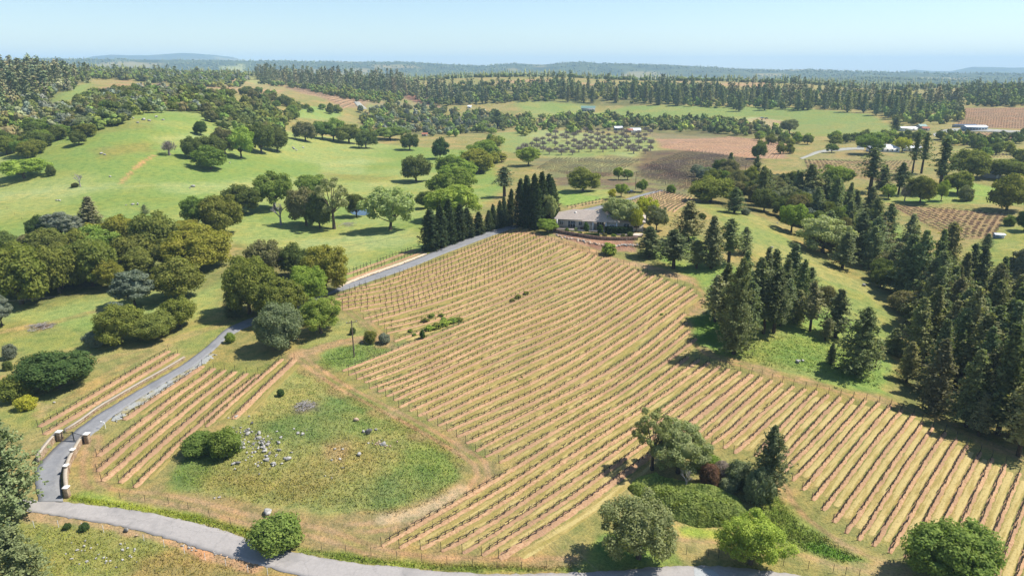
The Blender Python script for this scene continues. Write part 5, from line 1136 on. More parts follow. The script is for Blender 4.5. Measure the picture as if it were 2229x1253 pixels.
# wooded far ridges: scattered over the terrain itself
r_ = np.random.default_rng(77); nfar = 30000
lrs = r_.uniform(math.log(1450), math.log(6300), nfar); ths = r_.uniform(-.70, .70, nfar)
X_, Y_ = np.exp(lrs)*np.sin(ths), np.exp(lrs)*np.cos(ths); Z_ = hgt(X_, Y_); dens = fbm(X_/260, Y_/260, 71)
vis = visible(np.stack([X_, Y_, Z_], 1), 16); X_, Y_, Z_, dens = X_[vis], Y_[vis], Z_[vis], dens[vis]
print('far trees', len(X_))
for x, y, z, dn in zip(X_, Y_, Z_, dens):
    if dn < .36: continue
    rr_ = math.hypot(x, y); pine_ = r_.random() < .55; s_ = 1.0+max(0, rr_-2500)/6000
    MASS.append(('conefar' if pine_ else 'ballfar', x, y, z, r_.uniform(7, 11)*s_*(.8 if pine_ else 1.35), r_.uniform(10, 18)*(1 if pine_ else .62), 'pine' if pine_ else 'oak'))
# low crowns for the mass
def low_cone(seed):
    r = np.random.default_rng(seed); V, F, n = [], [], 0
    for i, (z0, z1, w) in enumerate(((.05, .5, .5), (.3, .78, .36), (.58, 1.0, .22))):
        k = 6; a = np.arange(k)*6.283/k+r.random()*6; rad = w*r.uniform(.7, 1.15, k)
        ring = np.stack([np.cos(a)*rad, np.sin(a)*rad, np.full(k, z0)+r.uniform(-.04, .04, k)], 1); V += [ring, [[0, 0, z1]]]; F += [(n+j, n+(j+1) % k, n+k) for j in range(k)]; n += k+1
    return np.vstack(V), np.array(F)
def low_ball(seed):
    r = np.random.default_rng(seed); import bmesh
    b = bmesh.new(); bmesh.ops.create_icosphere(b, subdivisions=1, radius=.5); V = np.array([v.co[:] for v in b.verts]); F = np.array([[v.index for v in f.verts] for f in b.faces]); b.free()
    V = V*r.uniform(.72, 1.2, (len(V), 1)); V[:, 2] = V[:, 2]*1.0+.42; return V, F
LOWP = {'conefar': [low_cone(i) for i in range(5)], 'ballfar': [low_ball(i) for i in range(6)]}
def fill_mass(name, kinds, label, mat, cat):
    groups = {}
    for t in MASS:
        if t[0] in kinds: groups.setdefault(t[6], []).append(t)
    Vs, Fq_, Ft_, cols, n = [], [], [], [], 0
    cache = {}
    for c, ts in groups.items():
        for i, (k, x, y, z, w, h, _) in enumerate(ts):
            if k in LOWP: V, F = LOWP[k][i % len(LOWP[k])]; V = V*np.array([w, w, h]); T_, Q_ = F, None
            else:
                me, _, W, H = PROTO[k][i % len(PROTO[k])]
                if me.name not in cache:
                    a = np.empty(len(me.vertices)*3, np.float32); me.vertices.foreach_get('co', a)
                    q = np.array([list(p.vertices) for p in me.polygons if p.loop_total == 4]); t3 = np.array([list(p.vertices) for p in me.polygons if p.loop_total == 3])
                    cache[me.name] = (a.reshape(-1, 3), q, t3)
                V, Q_, T_ = cache[me.name]; V = V*np.array([w/W, w/W, h/H])
            a = (i*2.399) % 6.283; V = np.stack([V[:, 0]*math.cos(a)-V[:, 1]*math.sin(a)+x, V[:, 0]*math.sin(a)+V[:, 1]*math.cos(a)+y, V[:, 2]+z-.2], 1)
            Vs.append(V); Ft_.append(T_+n)
            if Q_ is not None: Fq_.append(Q_+n)
            cc = np.array(CLR[c])*1.7*RNG.uniform(.75, 1.25)*np.array([RNG.uniform(.9, 1.15), 1, RNG.uniform(.9, 1.1)])
            cols.append(np.broadcast_to(np.append(cc, 1), (len(V), 4))); n += len(V)
    me = mesh_np(name, np.concatenate(Vs), ([np.concatenate(Ft_)]+([np.concatenate(Fq_)] if Fq_ else [])), [mat])
    a = me.color_attributes.new('Col', 'FLOAT_COLOR', 'POINT'); a.data.foreach_set('color', np.concatenate(cols).astype(np.float32).ravel())
    link(name, me, kind='stuff', label=label, cat=cat); return me
def mass_mat():
    m, t, o = new_mat('wood_mass'); at = t.nodes.new('ShaderNodeAttribute'); at.attribute_name = 'Col'
    ge = t.nodes.new('ShaderNodeNewGeometry'); hs = t.nodes.new('ShaderNodeHueSaturation'); t.links.new(at.outputs['Color'], hs.inputs['Color'])
    t.links.new(mathn(t, 'ADD', mathn(t, 'MULTIPLY', ge.outputs['Random Per Island'], .5), .75), hs.inputs['Value'])
    d = N(t, 'BsdfDiffuse'); t.links.new(hs.outputs[0], d.inputs[0]); t.links.new(d.outputs[0], o.inputs[0]); return m
M['mass'] = mass_mat()

fill_mass('woodland', ('oakmass', 'pinemass'), 'dense oak and pine woodland covering the ridges behind the valley', M['mass'], 'woodland')
fill_mass('distant_forest', ('conefar', 'ballfar'), 'far forest on the blue ridges', M['mass'], 'forest')
# ------------------------------------------------------------------ rocks
def rock_mesh(seed, mat, flat=.7):
    iv, jf = ico(); r = np.random.default_rng(seed); v = iv.copy()
    for _ in range(7):
        n = r.normal(size=3); n /= np.linalg.norm(n); d = r.uniform(.45, .8); s = v@n; v = v-np.outer(np.maximum(s-d, 0), n)
    v *= r.uniform(.8, 1.2, 3)*np.array([1, .85, flat]); v += r.normal(size=v.shape)*.03
    return mesh_np('rock', v, [jf], [mat])
ROCKS = [rock_mesh(i, M['rock'], (.6, .75, .5, .9, .65)[i % 5]) for i in range(6)]; RDARK = [rock_mesh(20+i, M['rockdark'], .8) for i in range(2)]; RTAN = [rock_mesh(30+i, M['rocktan']) for i in range(2)]
def rock(x, y, w, me, label, group=None, tall=1.0, name='rock'):
    g = ground([x], [y])[0]; _, _, dep = project(g[None]); s = w*dep[0]/FOC/2*1.12
    o = link(name, me, None, (g[0], g[1], g[2]+s*.34*tall), random.uniform(0, 6.28), (s, s*random.uniform(.75, 1), s*tall*random.uniform(.8, 1.1)), label, 'rock', group); return o
rock(585, 1118, 27, ROCKS[0], 'large pale flat-topped boulder beside the round bush', name='boulder', tall=.9)
rock(776, 915, 14, RTAN[0], 'single tan boulder at the top of the rocky meadow', name='boulder')
rock(803, 944, 14, RDARK[0], 'tall dark upright boulder in the rocky meadow', tall=2.0, name='boulder')
rock(791, 940, 9, ROCKS[1], 'small pale rock left of the upright boulder'); rock(819, 936, 11, ROCKS[2], 'pale rock right of the upright boulder')
rock(834, 968, 14, ROCKS[3], 'grey boulder at the end of the rubble heap', name='boulder')
rock(275, 1156, 13, RDARK[1], 'dark grey boulder on the far side of the county road', tall=1.1, name='boulder'); rock(297, 1166, 9, RTAN[1], 'orange rock near the dark boulder below the road')
rock(119, 876, 7, ROCKS[4], 'white rock on the grass near the yellow bush')
for i, (x, y, w) in enumerate([(648,943,9),(659,946,10),(728,978,10),(746,978,7),(740,1000,8),(722,1002,6),(746,1018,5),(782,990,12),(708,1036,6),(722,1040,5),(640,934,6),(668,937,5),(478,1082,7),(467,1084,5)]):
    rock(x, y, w, ROCKS[i % 6], 'small pale rock lying loose in the meadow', 'loose rocks of the meadow')
rr2 = np.random.default_rng(5)
for i in range(150):     # grey outcrop on the left of the meadow
    t = rr2.random(); x = 500+95*t+rr2.normal()*22; y = 948+45*t+rr2.normal()*20
    if i < 26: x, y = 548+rr2.normal()*34, 985+rr2.normal()*26
    if x < 490 and y < 996 or y > 1075: continue
    rock(x, y, rr2.choice([4, 5, 6, 7, 9, 12, 14], p=[.15, .2, .2, .15, .15, .1, .05]), ROCKS[i % 6] if rr2.random() < .8 else RDARK[i % 2], 'grey lichened rock in the scatter beside the dark shrub', 'grey rock scatter')
for i in range(26):
    rock(825+rr2.normal()*13, 966+rr2.normal()*5, rr2.uniform(3, 6), RTAN[i % 2] if i % 3 else ROCKS[i % 6], 'small stone of the rubble heap below the upright boulder', 'stones of the rubble heap')
for i in range(34):
    rock(rr2.uniform(140, 300), rr2.normal()*14+1204, rr2.uniform(3, 8), ROCKS[i % 6], 'small white stone in the grass below the county road', 'white stones below the road')
for i in range(26):
    t = rr2.random(); rock(390+130*t+rr2.normal()*4, 1186+34*t+rr2.normal()*3, rr2.uniform(3, 7), ROCKS[i % 6] if i % 3 else RTAN[0], 'stone heaped on the shoulder of the county road', 'stones on the road shoulder')
for i, (x, y, w) in enumerate([(220,335,9),(228,338,6),(290,258,8),(312,262,10),(326,264,9),(340,256,8),(355,262,7),(300,268,6),(123,437,8),(130,437,6),(288,446,9),(300,446,9),(275,447,5),(640,325,6),(646,328,7),(660,322,5),(637,322,6),(1735,789,13),(1748,786,9),(1738,786,8),(1803,583,6),(1880,622,12),(1692,486,5),(1680,540,7),(1690,544,6),(420,407,10),(414,410,6),(240,385,6),(500,355,5)]):
    rock(x, y, w, ROCKS[i % 6], 'pale rock lying in the grass of the hillsides', 'hillside rocks')
# brush piles
def sticks(name, x, y, w, label, n=70, mat='dead'):
    g = ground([x], [y])[0]; _, _, dep = project(g[None]); R = w*dep[0]/FOC/2; mb = MB(); r = random.Random(int(x))
    for i in range(n):
        a, q = r.uniform(0, 6.28), R*r.random()**.6; c = np.array([math.cos(a)*q, math.sin(a)*q, max(0.1, (1-q/R)*R*.28*r.random())]); b = r.uniform(0, 3.14); L = r.uniform(.15, .4)*R
        d = np.array([math.cos(b)*L, math.sin(b)*L, r.uniform(-.1, .15)*L]); mb.tube([c-d, c+d], [.06, .03], 3, cap=False)
    link(name, mb.mesh(name, [M[mat]]), None, g, 0, None, label, 'brush pile')
sticks('brush_pile', 90, 710, 56, 'burnt brush pile on the left meadow'); sticks('brush_pile', 664, 882, 46, 'grey brush pile on top of the rocky meadow'); sticks('brush_pile', 755, 489, 42, 'fallen limbs under the tall thin crowned oak', 50)
# bramble thicket: one mound under a skin of leaves
def thicket():
    out = np.array([(1366,1062),(1385,1042),(1420,1036),(1470,1048),(1520,1058),(1570,1068),(1610,1090),(1628,1115),(1618,1135),(1570,1146),(1520,1148),(1470,1132),(1440,1110),(1395,1090)], float); W = pts(out)
    lo_, hi_ = W.min(0), W.max(0); n = 42000; P = lo_+(hi_-lo_)*RNG.random((n, 2)); d = sdist(P, W); ok = d > 0; P, d = P[ok], d[ok]
    hh = (1-np.exp(-d/1.6))*2.5*(.35+1.0*fbm(P[:, 0]/2.6, P[:, 1]/2.6, 90)); z = hgt(P[:, 0], P[:, 1])
    e = .15
    h2 = lambda a, b: fbm(a/2.6, b/2.6, 90)
    gx = (h2(P[:, 0]+e, P[:, 1])-h2(P[:, 0]-e, P[:, 1]))/(2*e)*2.5; gy = (h2(P[:, 0], P[:, 1]+e)-h2(P[:, 0], P[:, 1]-e))/(2*e)*2.5
    V, F = quads(np.concatenate([P, (z+hh*(.75+.3*RNG.random(len(P))))[:, None]], 1), np.stack([-gx, -gy, np.ones(len(P))], 1)+sph(len(P))*.75,   .31*(.6+.8*RNG.random(len(P))), .8)
    c = np.array([*W.mean(0), float(hgt(*W.mean(0)))]); o = link('bramble_thicket', None, None, c, 0, None, 'low spreading green bramble thicket between the vine blocks', 'bramble')
    link('leaves', mesh_np('leaves', V-c, [F], [M['leaf']]), o, color=(.235, .285, .080), kind='stuff')
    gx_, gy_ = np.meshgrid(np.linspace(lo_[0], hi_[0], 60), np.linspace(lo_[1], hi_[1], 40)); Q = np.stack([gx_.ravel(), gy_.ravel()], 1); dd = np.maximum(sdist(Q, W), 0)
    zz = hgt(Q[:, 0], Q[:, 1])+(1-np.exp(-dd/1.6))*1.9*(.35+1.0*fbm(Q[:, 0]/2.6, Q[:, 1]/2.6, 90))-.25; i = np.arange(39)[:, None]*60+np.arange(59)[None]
    link('bramble_mound', mesh_np('bramble_mound', np.concatenate([Q, zz[:, None]], 1)-c, [np.stack([i, i+1, i+61, i+60], -1).reshape(-1, 4)], [M['leaf']]), o, color=(.12, .15, .05))  # solid mound in darker green under the leaf skin
thicket()
# tall grass and weeds as real blades on verges and unmown ground
def ground_colour(x, y):
    i = np.clip(np.searchsorted(RR, np.hypot(x, y)), 0, len(RR)-1); j = np.clip(((np.arctan2(x, y)-TH[0])/(TH[1]-TH[0])).round().astype(int), 0, NTH-1); return GC[i*NTH+j]
def grass_mat():
    m, t, o = new_mat('grass_blades'); at = t.nodes.new('ShaderNodeAttribute'); at.attribute_name = 'Col'; ge = t.nodes.new('ShaderNodeNewGeometry')
    vm = t.nodes.new('ShaderNodeVectorMath'); vm.operation = 'MULTIPLY_ADD'; t.links.new(ge.outputs['Normal'], vm.inputs[0]); vm.inputs[1].default_value = (.45, .45, .45); vm.inputs[2].default_value = (0, 0, 1)
    nz = t.nodes.new('ShaderNodeVectorMath'); nz.operation = 'NORMALIZE'; t.links.new(vm.outputs[0], nz.inputs[0])
    d = N(t, 'BsdfDiffuse'); t.links.new(at.outputs['Color'], d.inputs[0]); t.links.new(nz.outputs[0], d.inputs['Normal'])
    t.links.new(d.outputs[0], o.inputs[0]); return m
M['grass'] = grass_mat()
def tufts(name, polys, n, hgt_m, clr, label):
    V, C = [], []
    for poly, cnt in polys:
        p = inside(poly, cnt, len(poly)*31+cnt); g = ground(p[:, 0], p[:, 1]); dd = sdist(g[:, :2], pts(poly)); g = g[dd > 3.5*RNG.random(len(g))**2*fbm(g[:, 0]/3, g[:, 1]/3, 66)*2]; n = len(g)
        base = ground_colour(g[:, 0], g[:, 1])*(.86+.60*fbm(g[:, 0]/1.7, g[:, 1]/1.7, 55))[:, None]
        for k in range(3):
            a = RNG.random(n)*6.283; w = hgt_m*.24; h = hgt_m*(.4+RNG.random(n)*.9); d = np.stack([np.cos(a), np.sin(a), 0*a], 1)*w
            lean = np.stack([RNG.normal(size=n)*.45, RNG.normal(size=n)*.45, np.ones(n)], 1)*h[:, None]
            o = np.stack([RNG.normal(size=n)*.16, RNG.normal(size=n)*.16, 0*a-.03], 1)
            V.append(np.stack([g+o-d, g+o+d, g+o+lean], 1).reshape(-1, 3))
            C.append(np.repeat(base*RNG.uniform(.78, 1.3, (n, 1))*RNG.uniform(.94, 1.06, (n, 3)), 3, 0))
    V = np.concatenate(V); C = np.concatenate(C); me = mesh_np(name, V, [np.arange(len(V)).reshape(-1, 3)], [M['grass']])
    ca = me.color_attributes.new('Col', 'FLOAT_COLOR', 'POINT'); ca.data.foreach_set('color', np.concatenate([C, np.ones((len(C), 1))], 1).astype(np.float32).ravel())
    link(name, me, kind='stuff', label=label, cat='grass')
tufts('verge_grass', [([(150,1076),(300,1098),(430,1120),(560,1155),(560,1180),(470,1150),(360,1122),(240,1103),(150,1092)], 5000), ([(650,1192),(900,1222),(1250,1232),(1250,1245),(1000,1245),(800,1228),(650,1205)], 4000), ([(1690,1066),(1740,1135),(1890,1222),(1830,1226),(1690,1180),(1650,1120)], 4200)], 0, .26, (.15, .20, .035), 'tall yellow-green grass on the road verge and wet hollow')
tufts('meadow_grass', [([(365,1040),(405,985),(560,895),(650,800),(700,815),(1000,975),(1028,1010),(960,1090),(850,1126),(560,1098),(430,1076)], 16000), ([(0,1135),(240,1150),(370,1185),(560,1235),(560,1253),(0,1253)], 3500)], 0, .27, (.165, .17, .055), 'rough mixed grass on the rocky meadow')
tufts('slope_grass', [([(688,790),(725,757),(790,746),(870,750),(800,788),(700,808)], 2500), ([(1500,690),(1560,680),(1600,760),(1512,745)], 1500), ([(1540,770),(1640,720),(1800,740),(1930,820),(1920,850),(1700,806)], 4500)], 0, .26, (.13, .185, .045), 'tall green grass on the islands and slope below the pines')
# weeds along the rows of the upper track
for i, (x, y, w) in enumerate([(893,722,12),(902,730,10),(935,718,22),(950,714,24),(968,708,26),(985,702,22),(1000,699,18),(965,697,14),(925,700,18),(940,690,16),(960,688,14),(1128,648,16),(1145,640,14),(1115,655,12),(1345,684,8),(1440,685,8),(1136,822,6),(1126,827,6)]):
    tree('shrublow', x, y-w*.45, y, w, random.choice(['val', 'bright', 'live']), 'low green weed clump growing in the vine rows below the upper track', cat='weeds', group='weed clumps in the vine rows', name='weed_clump', parts=False, shift=0)
# ------------------------------------------------------------------ gate, pillars and stone walls
def G(x, y): return ground([x], [y])[0]
def stone_faces(mb, A, B, h, th, r, size=.34):
    """irregular stones proud of a wall core between A and B"""
    L = np.linalg.norm(B[:2]-A[:2]); d = (B-A)/max(L, 1e-6); nrm = np.array([-d[1], d[0], 0])
    for sgn in (-1, 1):
        z = .02
        while z < h-.08:
            rh = r.uniform(.7, 1.1)*size*.7; x = r.uniform(-.1, .05)
            while x < L-.05:
                w = r.uniform(.6, 1.5)*size; a, b = max(x, 0)+.012, min(x+w, L)-.012
                if b-a > .07:
                    pr = r.uniform(.02, .06); z1 = min(z+rh-.02, h-.02); c = [A+d*a, A+d*b]
                    q0 = nrm*sgn*(th/2-.02); q1 = nrm*sgn*(th/2+pr); i_ = .03
                    v = [c[0]+q0+[0, 0, z], c[1]+q0+[0, 0, z], c[1]+q0+[0, 0, z1], c[0]+q0+[0, 0, z1], c[0]+q1+d*i_+[0, 0, z+i_], c[1]+q1-d*i_+[0, 0, z+i_], c[1]+q1-d*i_+[0, 0, z1-i_], c[0]+q1+d*i_+[0, 0, z1-i_]]
                    f = [(4, 5, 6, 7), (0, 1, 5, 4), (1, 2, 6, 5), (2, 3, 7, 6), (3, 0, 4, 7)]
                    mb.add(v, f if sgn < 0 else [q[::-1] for q in f])
                x += w
            z += rh
def stone_wall(name, line, h, th, label, cap=True, seed=3, step=2.0, size=.34, sm='stone', cm='mortar'):
    P = spline(np.concatenate([ground(*np.array(line, float).T)], 0), step); P[:, 2] = hgt(P[:, 0], P[:, 1]); o0 = P[0].copy(); P = P-o0
    r = random.Random(seed); core, st, cp = MB(), MB(), MB(); n = len(P)
    T = np.gradient(P[:, :2], axis=0); T /= np.linalg.norm(T, axis=1)[:, None]+1e-9; Nn = np.stack([-T[:, 1], T[:, 0]], 1)
    def sweep(m, w, z0, z1):
        V = []
        for i in range(n):
            a, b = P[i, :2]+Nn[i]*w/2, P[i, :2]-Nn[i]*w/2; z = P[i, 2]; V += [(*a, z+z0), (*b, z+z0), (*b, z+z1), (*a, z+z1)]
        F = [(i*4+j, i*4+(j+1) % 4, i*4+4+(j+1) % 4, i*4+4+j) for i in range(n-1) for j in range(4)]+[(3, 2, 1, 0), (n*4-4, n*4-3, n*4-2, n*4-1)]
        m.add(V, F)
    sweep(core, th, -.4, h)
    for i in range(n-1): stone_faces(st, P[i], P[i+1], h, th, r, size)
    o = link(name, None, None, o0, 0, None, label, 'wall')
    link('core', core.mesh('core', [M[cm]]), o); link('stones', st.mesh('stones', [M[sm]]), o, kind='stuff')
    if cap: sweep(cp, th+.12, h, h+.1); link('coping', cp.mesh('coping', [M['mortar']]), o)
    return o
stone_wall('stone_wall', [(142,940),(176,919),(214,891),(251,869),(302,839),(352,811),(402,781)], .55, .5, 'long low stone wall along the upper side of the driveway', True, 3, size=.42)
stone_wall('stone_wall', [(130,950),(118,962),(104,978),(92,994),(84,1006)], 1.25, .45, 'curved stone wall left of the gate', True, 5, 1.2)
stone_wall('stone_wall', [(188,955),(176,968),(163,990),(152,1012),(146,1034),(145,1052),(148,1078)], 1.15, .45, 'curved stone wall right of the gate', True, 7, 1.2)
def pillar(x, y, hgt_m, w, label):
    g = G(x, y); r = random.Random(int(x*7)); c, s, k = MB(), MB(), MB()
    c.box(-w/2, w/2, -w/2, w/2, -.3, hgt_m); a = w/2
    q = [np.array(p+(0.,)) for p in ((-a, -a), (a, -a), (a, a), (-a, a))]
    for i in range(4):
        A, B = q[i], q[(i+1) % 4]; L = np.linalg.norm(B-A); d = (B-A)/L; nr = np.array([d[1], -d[0], 0]); z = 0
        while z < hgt_m-.1:
            rh = r.uniform(.16, .28); xx = 0
            while xx < L-.05:
                wd = min(r.uniform(.2, .42), L-xx); p = r.uniform(.02, .05); z1 = min(z+rh, hgt_m)-.02
                u, v = A+d*(xx+.01), A+d*(xx+wd-.01)
                s.add([u+[0, 0, z], v+[0, 0, z], v+[0, 0, z1], u+[0, 0, z1], u+nr*p+d*.02+[0, 0, z+.02], v+nr*p-d*.02+[0, 0, z+.02], v+nr*p-d*.02+[0, 0, z1-.02], u+nr*p+d*.02+[0, 0, z1-.02]], [(4, 5, 6, 7), (0, 1, 5, 4), (1, 2, 6, 5), (2, 3, 7, 6), (3, 0, 4, 7)])
                xx += wd
            z += rh
    b = w/2+.12; k.box(-b, b, -b, b, hgt_m, hgt_m+.14); k.add([(-b+.05, -b+.05, hgt_m+.14), (b-.05, -b+.05, hgt_m+.14), (b-.05, b-.05, hgt_m+.14), (-b+.05, b-.05, hgt_m+.14), (0, 0, hgt_m+.3)], [(0, 1, 4), (1, 2, 4), (2, 3, 4), (3, 0, 4)])
    o = link('gate_pillar', None, None, g, random.uniform(-.1, .1), None, label, 'pillar')
    link('core', c.mesh('core', [M['mortar']]), o); link('stones', s.mesh('stones', [M['stone']]), o, kind='stuff'); link('cap', k.mesh('cap', [M['cap']]), o); return g
gl = pillar(132, 958, 1.75, .75, 'stone gate pillar with pale cap left of the iron gate')
gr_ = pillar(192, 963, 1.75, .75, 'stone gate pillar with pale cap right of the iron gate')
pillar(161, 995, 1.5, .6, 'capped stone pillar nearest the gate in the right entrance wall')
pillar(147, 1030, 1.5, .6, 'capped stone pillar in the middle of the right entrance wall')
pillar(148, 1081, 1.7, .65, 'capped stone pillar at the road end of the right entrance wall')
# double iron gate
gv = gr_-gl; gw = np.linalg.norm(gv[:2])-1.0; ang = math.atan2(gv[1], gv[0])
go = link('driveway_gate', None, None, (gl[0]+gv[0]/2, gl[1]+gv[1]/2, (gl[2]+gr_[2])/2+.2), ang, None, 'black wrought-iron double gate closing the driveway between two stone pillars', 'gate')
for s in (-1, 1):
    f, b = MB(), MB(); x0, x1 = s*.04, s*gw/2; n = 12
    topz = lambda x: 1.62-.42*math.sin(min(1, abs(x)/(gw/2))*math.pi*.5)+.10
    f.tube([(x0, 0, 0), (x0, 0, topz(0)+.1)], .065, 5); f.tube([(x1, 0, 0), (x1, 0, topz(x1)+.22)], .05, 5)
    xs = np.linspace(x0, x1, 9); f.tube([(x, 0, topz(x)) for x in xs], .055, 4); f.tube([(x0, 0, .1), (x1, 0, .1)], .04, 4); f.tube([(x0, 0, .45), (x1, 0, .45)], .03, 4)
    leaf = link('gate_leaf', f.mesh('gate_leaf', [M['iron']]), go)
    bm_ = MB(); bm_.tube([(0, 0, 0), (0, 0, 1)], .028, 4); bmm = bm_.mesh('bar', [M['iron']])
    for k in range(1, n): x = x0+(x1-x0)*k/n; link('bar', bmm, leaf, (x, 0, .1), 0, (1, 1, topz(x)-.1))
# keypad post
g = G(230, 932); mb = MB(); mb.tube([(0, 0, -.2), (0, 0, 1.1), (-.08, 0, 1.3), (-.35, 0, 1.42), (-.6, 0, 1.4)], .05, 6)
o = link('keypad_post', None, None, g, 0, None, 'white gooseneck keypad post beside the driveway', 'keypad post'); link('post', mb.mesh('post', [M['white']]), o)
mb = MB(); mb.box(-.75, -.55, -.1, .1, 1.2, 1.5); link('keypad', mb.mesh('keypad', [M['white']]), o)
# cut bank beside the upper drive
ribbon('cut_bank', [(736,624),(782,604),(832,586),(883,568),(925,552)], [(738,627),(782,608),(832,590),(883,572),(930,553)], .3, M['bank'], label='pale cut bank along the upper side of the drive', n=120, jag=.5)
# ------------------------------------------------------------------ wire fences along the road
def fence(line_posts, label, h, tops=False, gates=()):
    P = ground(*np.array(line_posts, float).T); o = link('wire_fence', None, None, P[0], 0, None, label, 'fence'); mb = MB(); mb.tube([(0, 0, -.2), (0, 0, h)], .035, 5); pm_ = mb.mesh('fence_post', [M['white'] if tops else M['stake']])
    for p in P: link('fence_post', pm_, o, p-P[0])
    for z in (.35, .7, h-.1):
        w = MB(); w.tube([p-P[0]+[0, 0, z] for p in P], .007, 3, cap=False); link('wire', w.mesh('wire', [M['wire']]), o)
fence([(262,1085),(316,1091),(367,1096),(410,1107),(456,1124),(502,1141),(550,1154),(640,1180),(700,1196),(753,1202),(808,1207),(864,1215),(918,1220),(973,1226),(1029,1231),(1082,1236),(1135,1238),(1190,1236),(1242,1230)], 'thin wire fence between the vineyard track and the county road', 1.25)
fence([(1494,1205),(1541,1212),(1564,1214)], 'short wire fence between the two roadside oaks', 1.4)
fence([(1705,1230),(1759,1238),(1813,1246),(1840,1251),(1869,1258)], 'wire fence at the road below the green hollow', 1.4)
fence([(21,1143),(75,1148),(128,1147),(180,1152),(226,1158),(314,1178),(358,1190),(402,1204),(447,1218),(492,1232),(540,1245),(583,1251)], 'row of pale steel posts and wire below the county road', 1.2, True)
fence([(0,445),(16,455),(32,468),(48,479),(62,486)], 'old pasture fence at the left edge', 1.1)
# ------------------------------------------------------------------ utility poles and wires
def upole(x, yb, yt, label, az=0.0, h=None):
    g = G(x, yb); H = h or (top_z(g[1], yt)-g[2]); o = link('utility_pole', None, None, g, az, None, label, 'utility pole')
    mb = MB(); mb.tube([(0, 0, -.5), (0, 0, H*.5), (0, 0, H)], [.17, .14, .11], 8); link('pole', mb.mesh('pole', [M['wood']]), o)
    mb = MB(); mb.box(-1.2, 1.2, -.06, .06, H-.55, H-.4); ca_ = link('crossarm', mb.mesh('crossarm', [M['wood']]), o)
    for dx in (-1.1, -.4, 1.1):
        mb = MB(); mb.tube([(dx, 0, H-.4), (dx, 0, H-.2)], [.05, .035], 6); link('insulator', mb.mesh('insulator', [M['white']]), ca_)
    c, s = math.cos(az), math.sin(az); return [np.array([g[0]+dx*c, g[1]+dx*s, g[2]+H-.2]) for dx in (-1.1, -.4, 1.1)]
pa = upole(771, 777, 697, 'wooden utility pole on the grass island beside the vine rows', .4)
pb = upole(648, 600, 554, 'utility pole with crossarm rising behind the driveway clump', .5)
pc = upole(-120, 760, 0, 'utility pole off the left of the grove', .5, h=11)
pd = upole(1383, 413, 373, 'utility pole behind the house', .3)
pe = upole(1620, 395, 0, 'utility pole on the far side of the right slope', .3, h=9); pf = upole(2066, 352, 333, 'utility pole in the field beside the ranch drive', .2)
pg = upole(1300, 1420, 0, 'utility pole below the county road in front of the view', .4, h=10)
def wires(A, B, label, sag=1.4):
    o = None
    for a, b in zip(A, B):
        t = np.linspace(0, 1, 24)[:, None]; P = a*(1-t)+b*t; P[:, 2] -= (4*t*(1-t)*sag)[:, 0]
        mb = MB(); mb.tube(P-A[0], .012, 3, cap=False)
        if o is None: o = link('power_line', None, None, A[0], 0, None, label, 'power line')
        link('wire', mb.mesh('wire', [M['wire']]), o)
wires(pa, pb, 'power line from the island pole up to the driveway clump'); wires(pb, pc, 'power line running left past the grey pine', 2.5); wires(pb, pd, 'power line crossing above the pasture to the house', 3.5)
wires(pd, pe, 'power line from the house pole towards the right wood'); wires(pa, pg, 'power line from the island pole over the vines to the road', 2.0)
# ------------------------------------------------------------------ the main house
hl, hr_ = G(1211, 497), G(1374, 500); hv_ = hr_-hl; hz = max(hl[2], hr_[2])+.25; HW = 31.0; hrot = math.atan2(hv_[1], hv_[0])-.05
house = link('ranch_house', None, None, (hl[0], hl[1], hz), hrot, None, 'long single-storey cream house with hipped grey-brown tile roof and white porch columns', 'house')
def part(name, mb, mat, par, **kw): return link(name, mb.mesh(name, [M[mat]] if isinstance(mat, str) else mat), par, **kw)
def hip(mb, x0, x1, y0, y1, z, rise, ov=.7, th=.22):
    x0, x1, y0, y1 = x0-ov, x1+ov, y0-ov, y1+ov; w, d = x1-x0, y1-y0; h = min(w, d)/2
    a, b = ((x0+h, (y0+y1)/2), (x1-h, (y0+y1)/2)) if w >= d else (((x0+x1)/2, y0+h), ((x0+x1)/2, y1-h))
    E = [(x0, y0, z), (x1, y0, z), (x1, y1, z), (x0, y1, z)]; R = [(*a, z+rise), (*b, z+rise)]; lo_ = [(q[0], q[1], z-th) for q in E]
    if w >= d: mb.poly([E[0], E[1], R[1], R[0]]); mb.poly([E[2], E[3], R[0], R[1]]); mb.poly([E[1], E[2], R[1]]); mb.poly([E[3], E[0], R[0]])
    else: mb.poly([E[1], E[2], R[1], R[0]]); mb.poly([E[3], E[0], R[0], R[1]]); mb.poly([E[0], E[1], R[0]]); mb.poly([E[2], E[3], R[1]])
    for i in range(4): mb.poly([lo_[i], lo_[(i+1) % 4], E[(i+1) % 4], E[i]])
    mb.poly(lo_[::-1]); return R
def courses(mb, x0, x1, y0, y1, z, rise, ov=.7):
    """raised tile courses on the front slope"""
    x0, x1, y0, y1 = x0-ov, x1+ov, y0-ov, y1+ov; h = min(x1-x0, y1-y0)/2
    for i in range(1, 12):
        t = i/12; y = y0+h*t; zz = z+rise*t; a, b = x0+h*t, x1-h*t
        if b-a > .5: mb.box(a, b, y-.06, y+.02, zz-.05, zz+.035)
mb = MB(); mb.box(0, HW, 0, 11, -1.2, 3.0); part('wall', mb, 'stucco', house)
mb = MB(); mb.box(10.2, 13.2, -2.6, .02, -1.2, 3.0); part('wing_wall', mb, 'stucco', house); mb = MB(); mb.box(18.2, 22, -2.6, .02, -1.2, 3.0); part('wing_wall', mb, 'stucco', house)
mb = MB(); hip(mb, 0, HW, 0, 11, 3.05, 2.5); courses(mb, 0, HW, 0, 11, 3.05, 2.5); ro = part('roof', mb, 'roof', house)
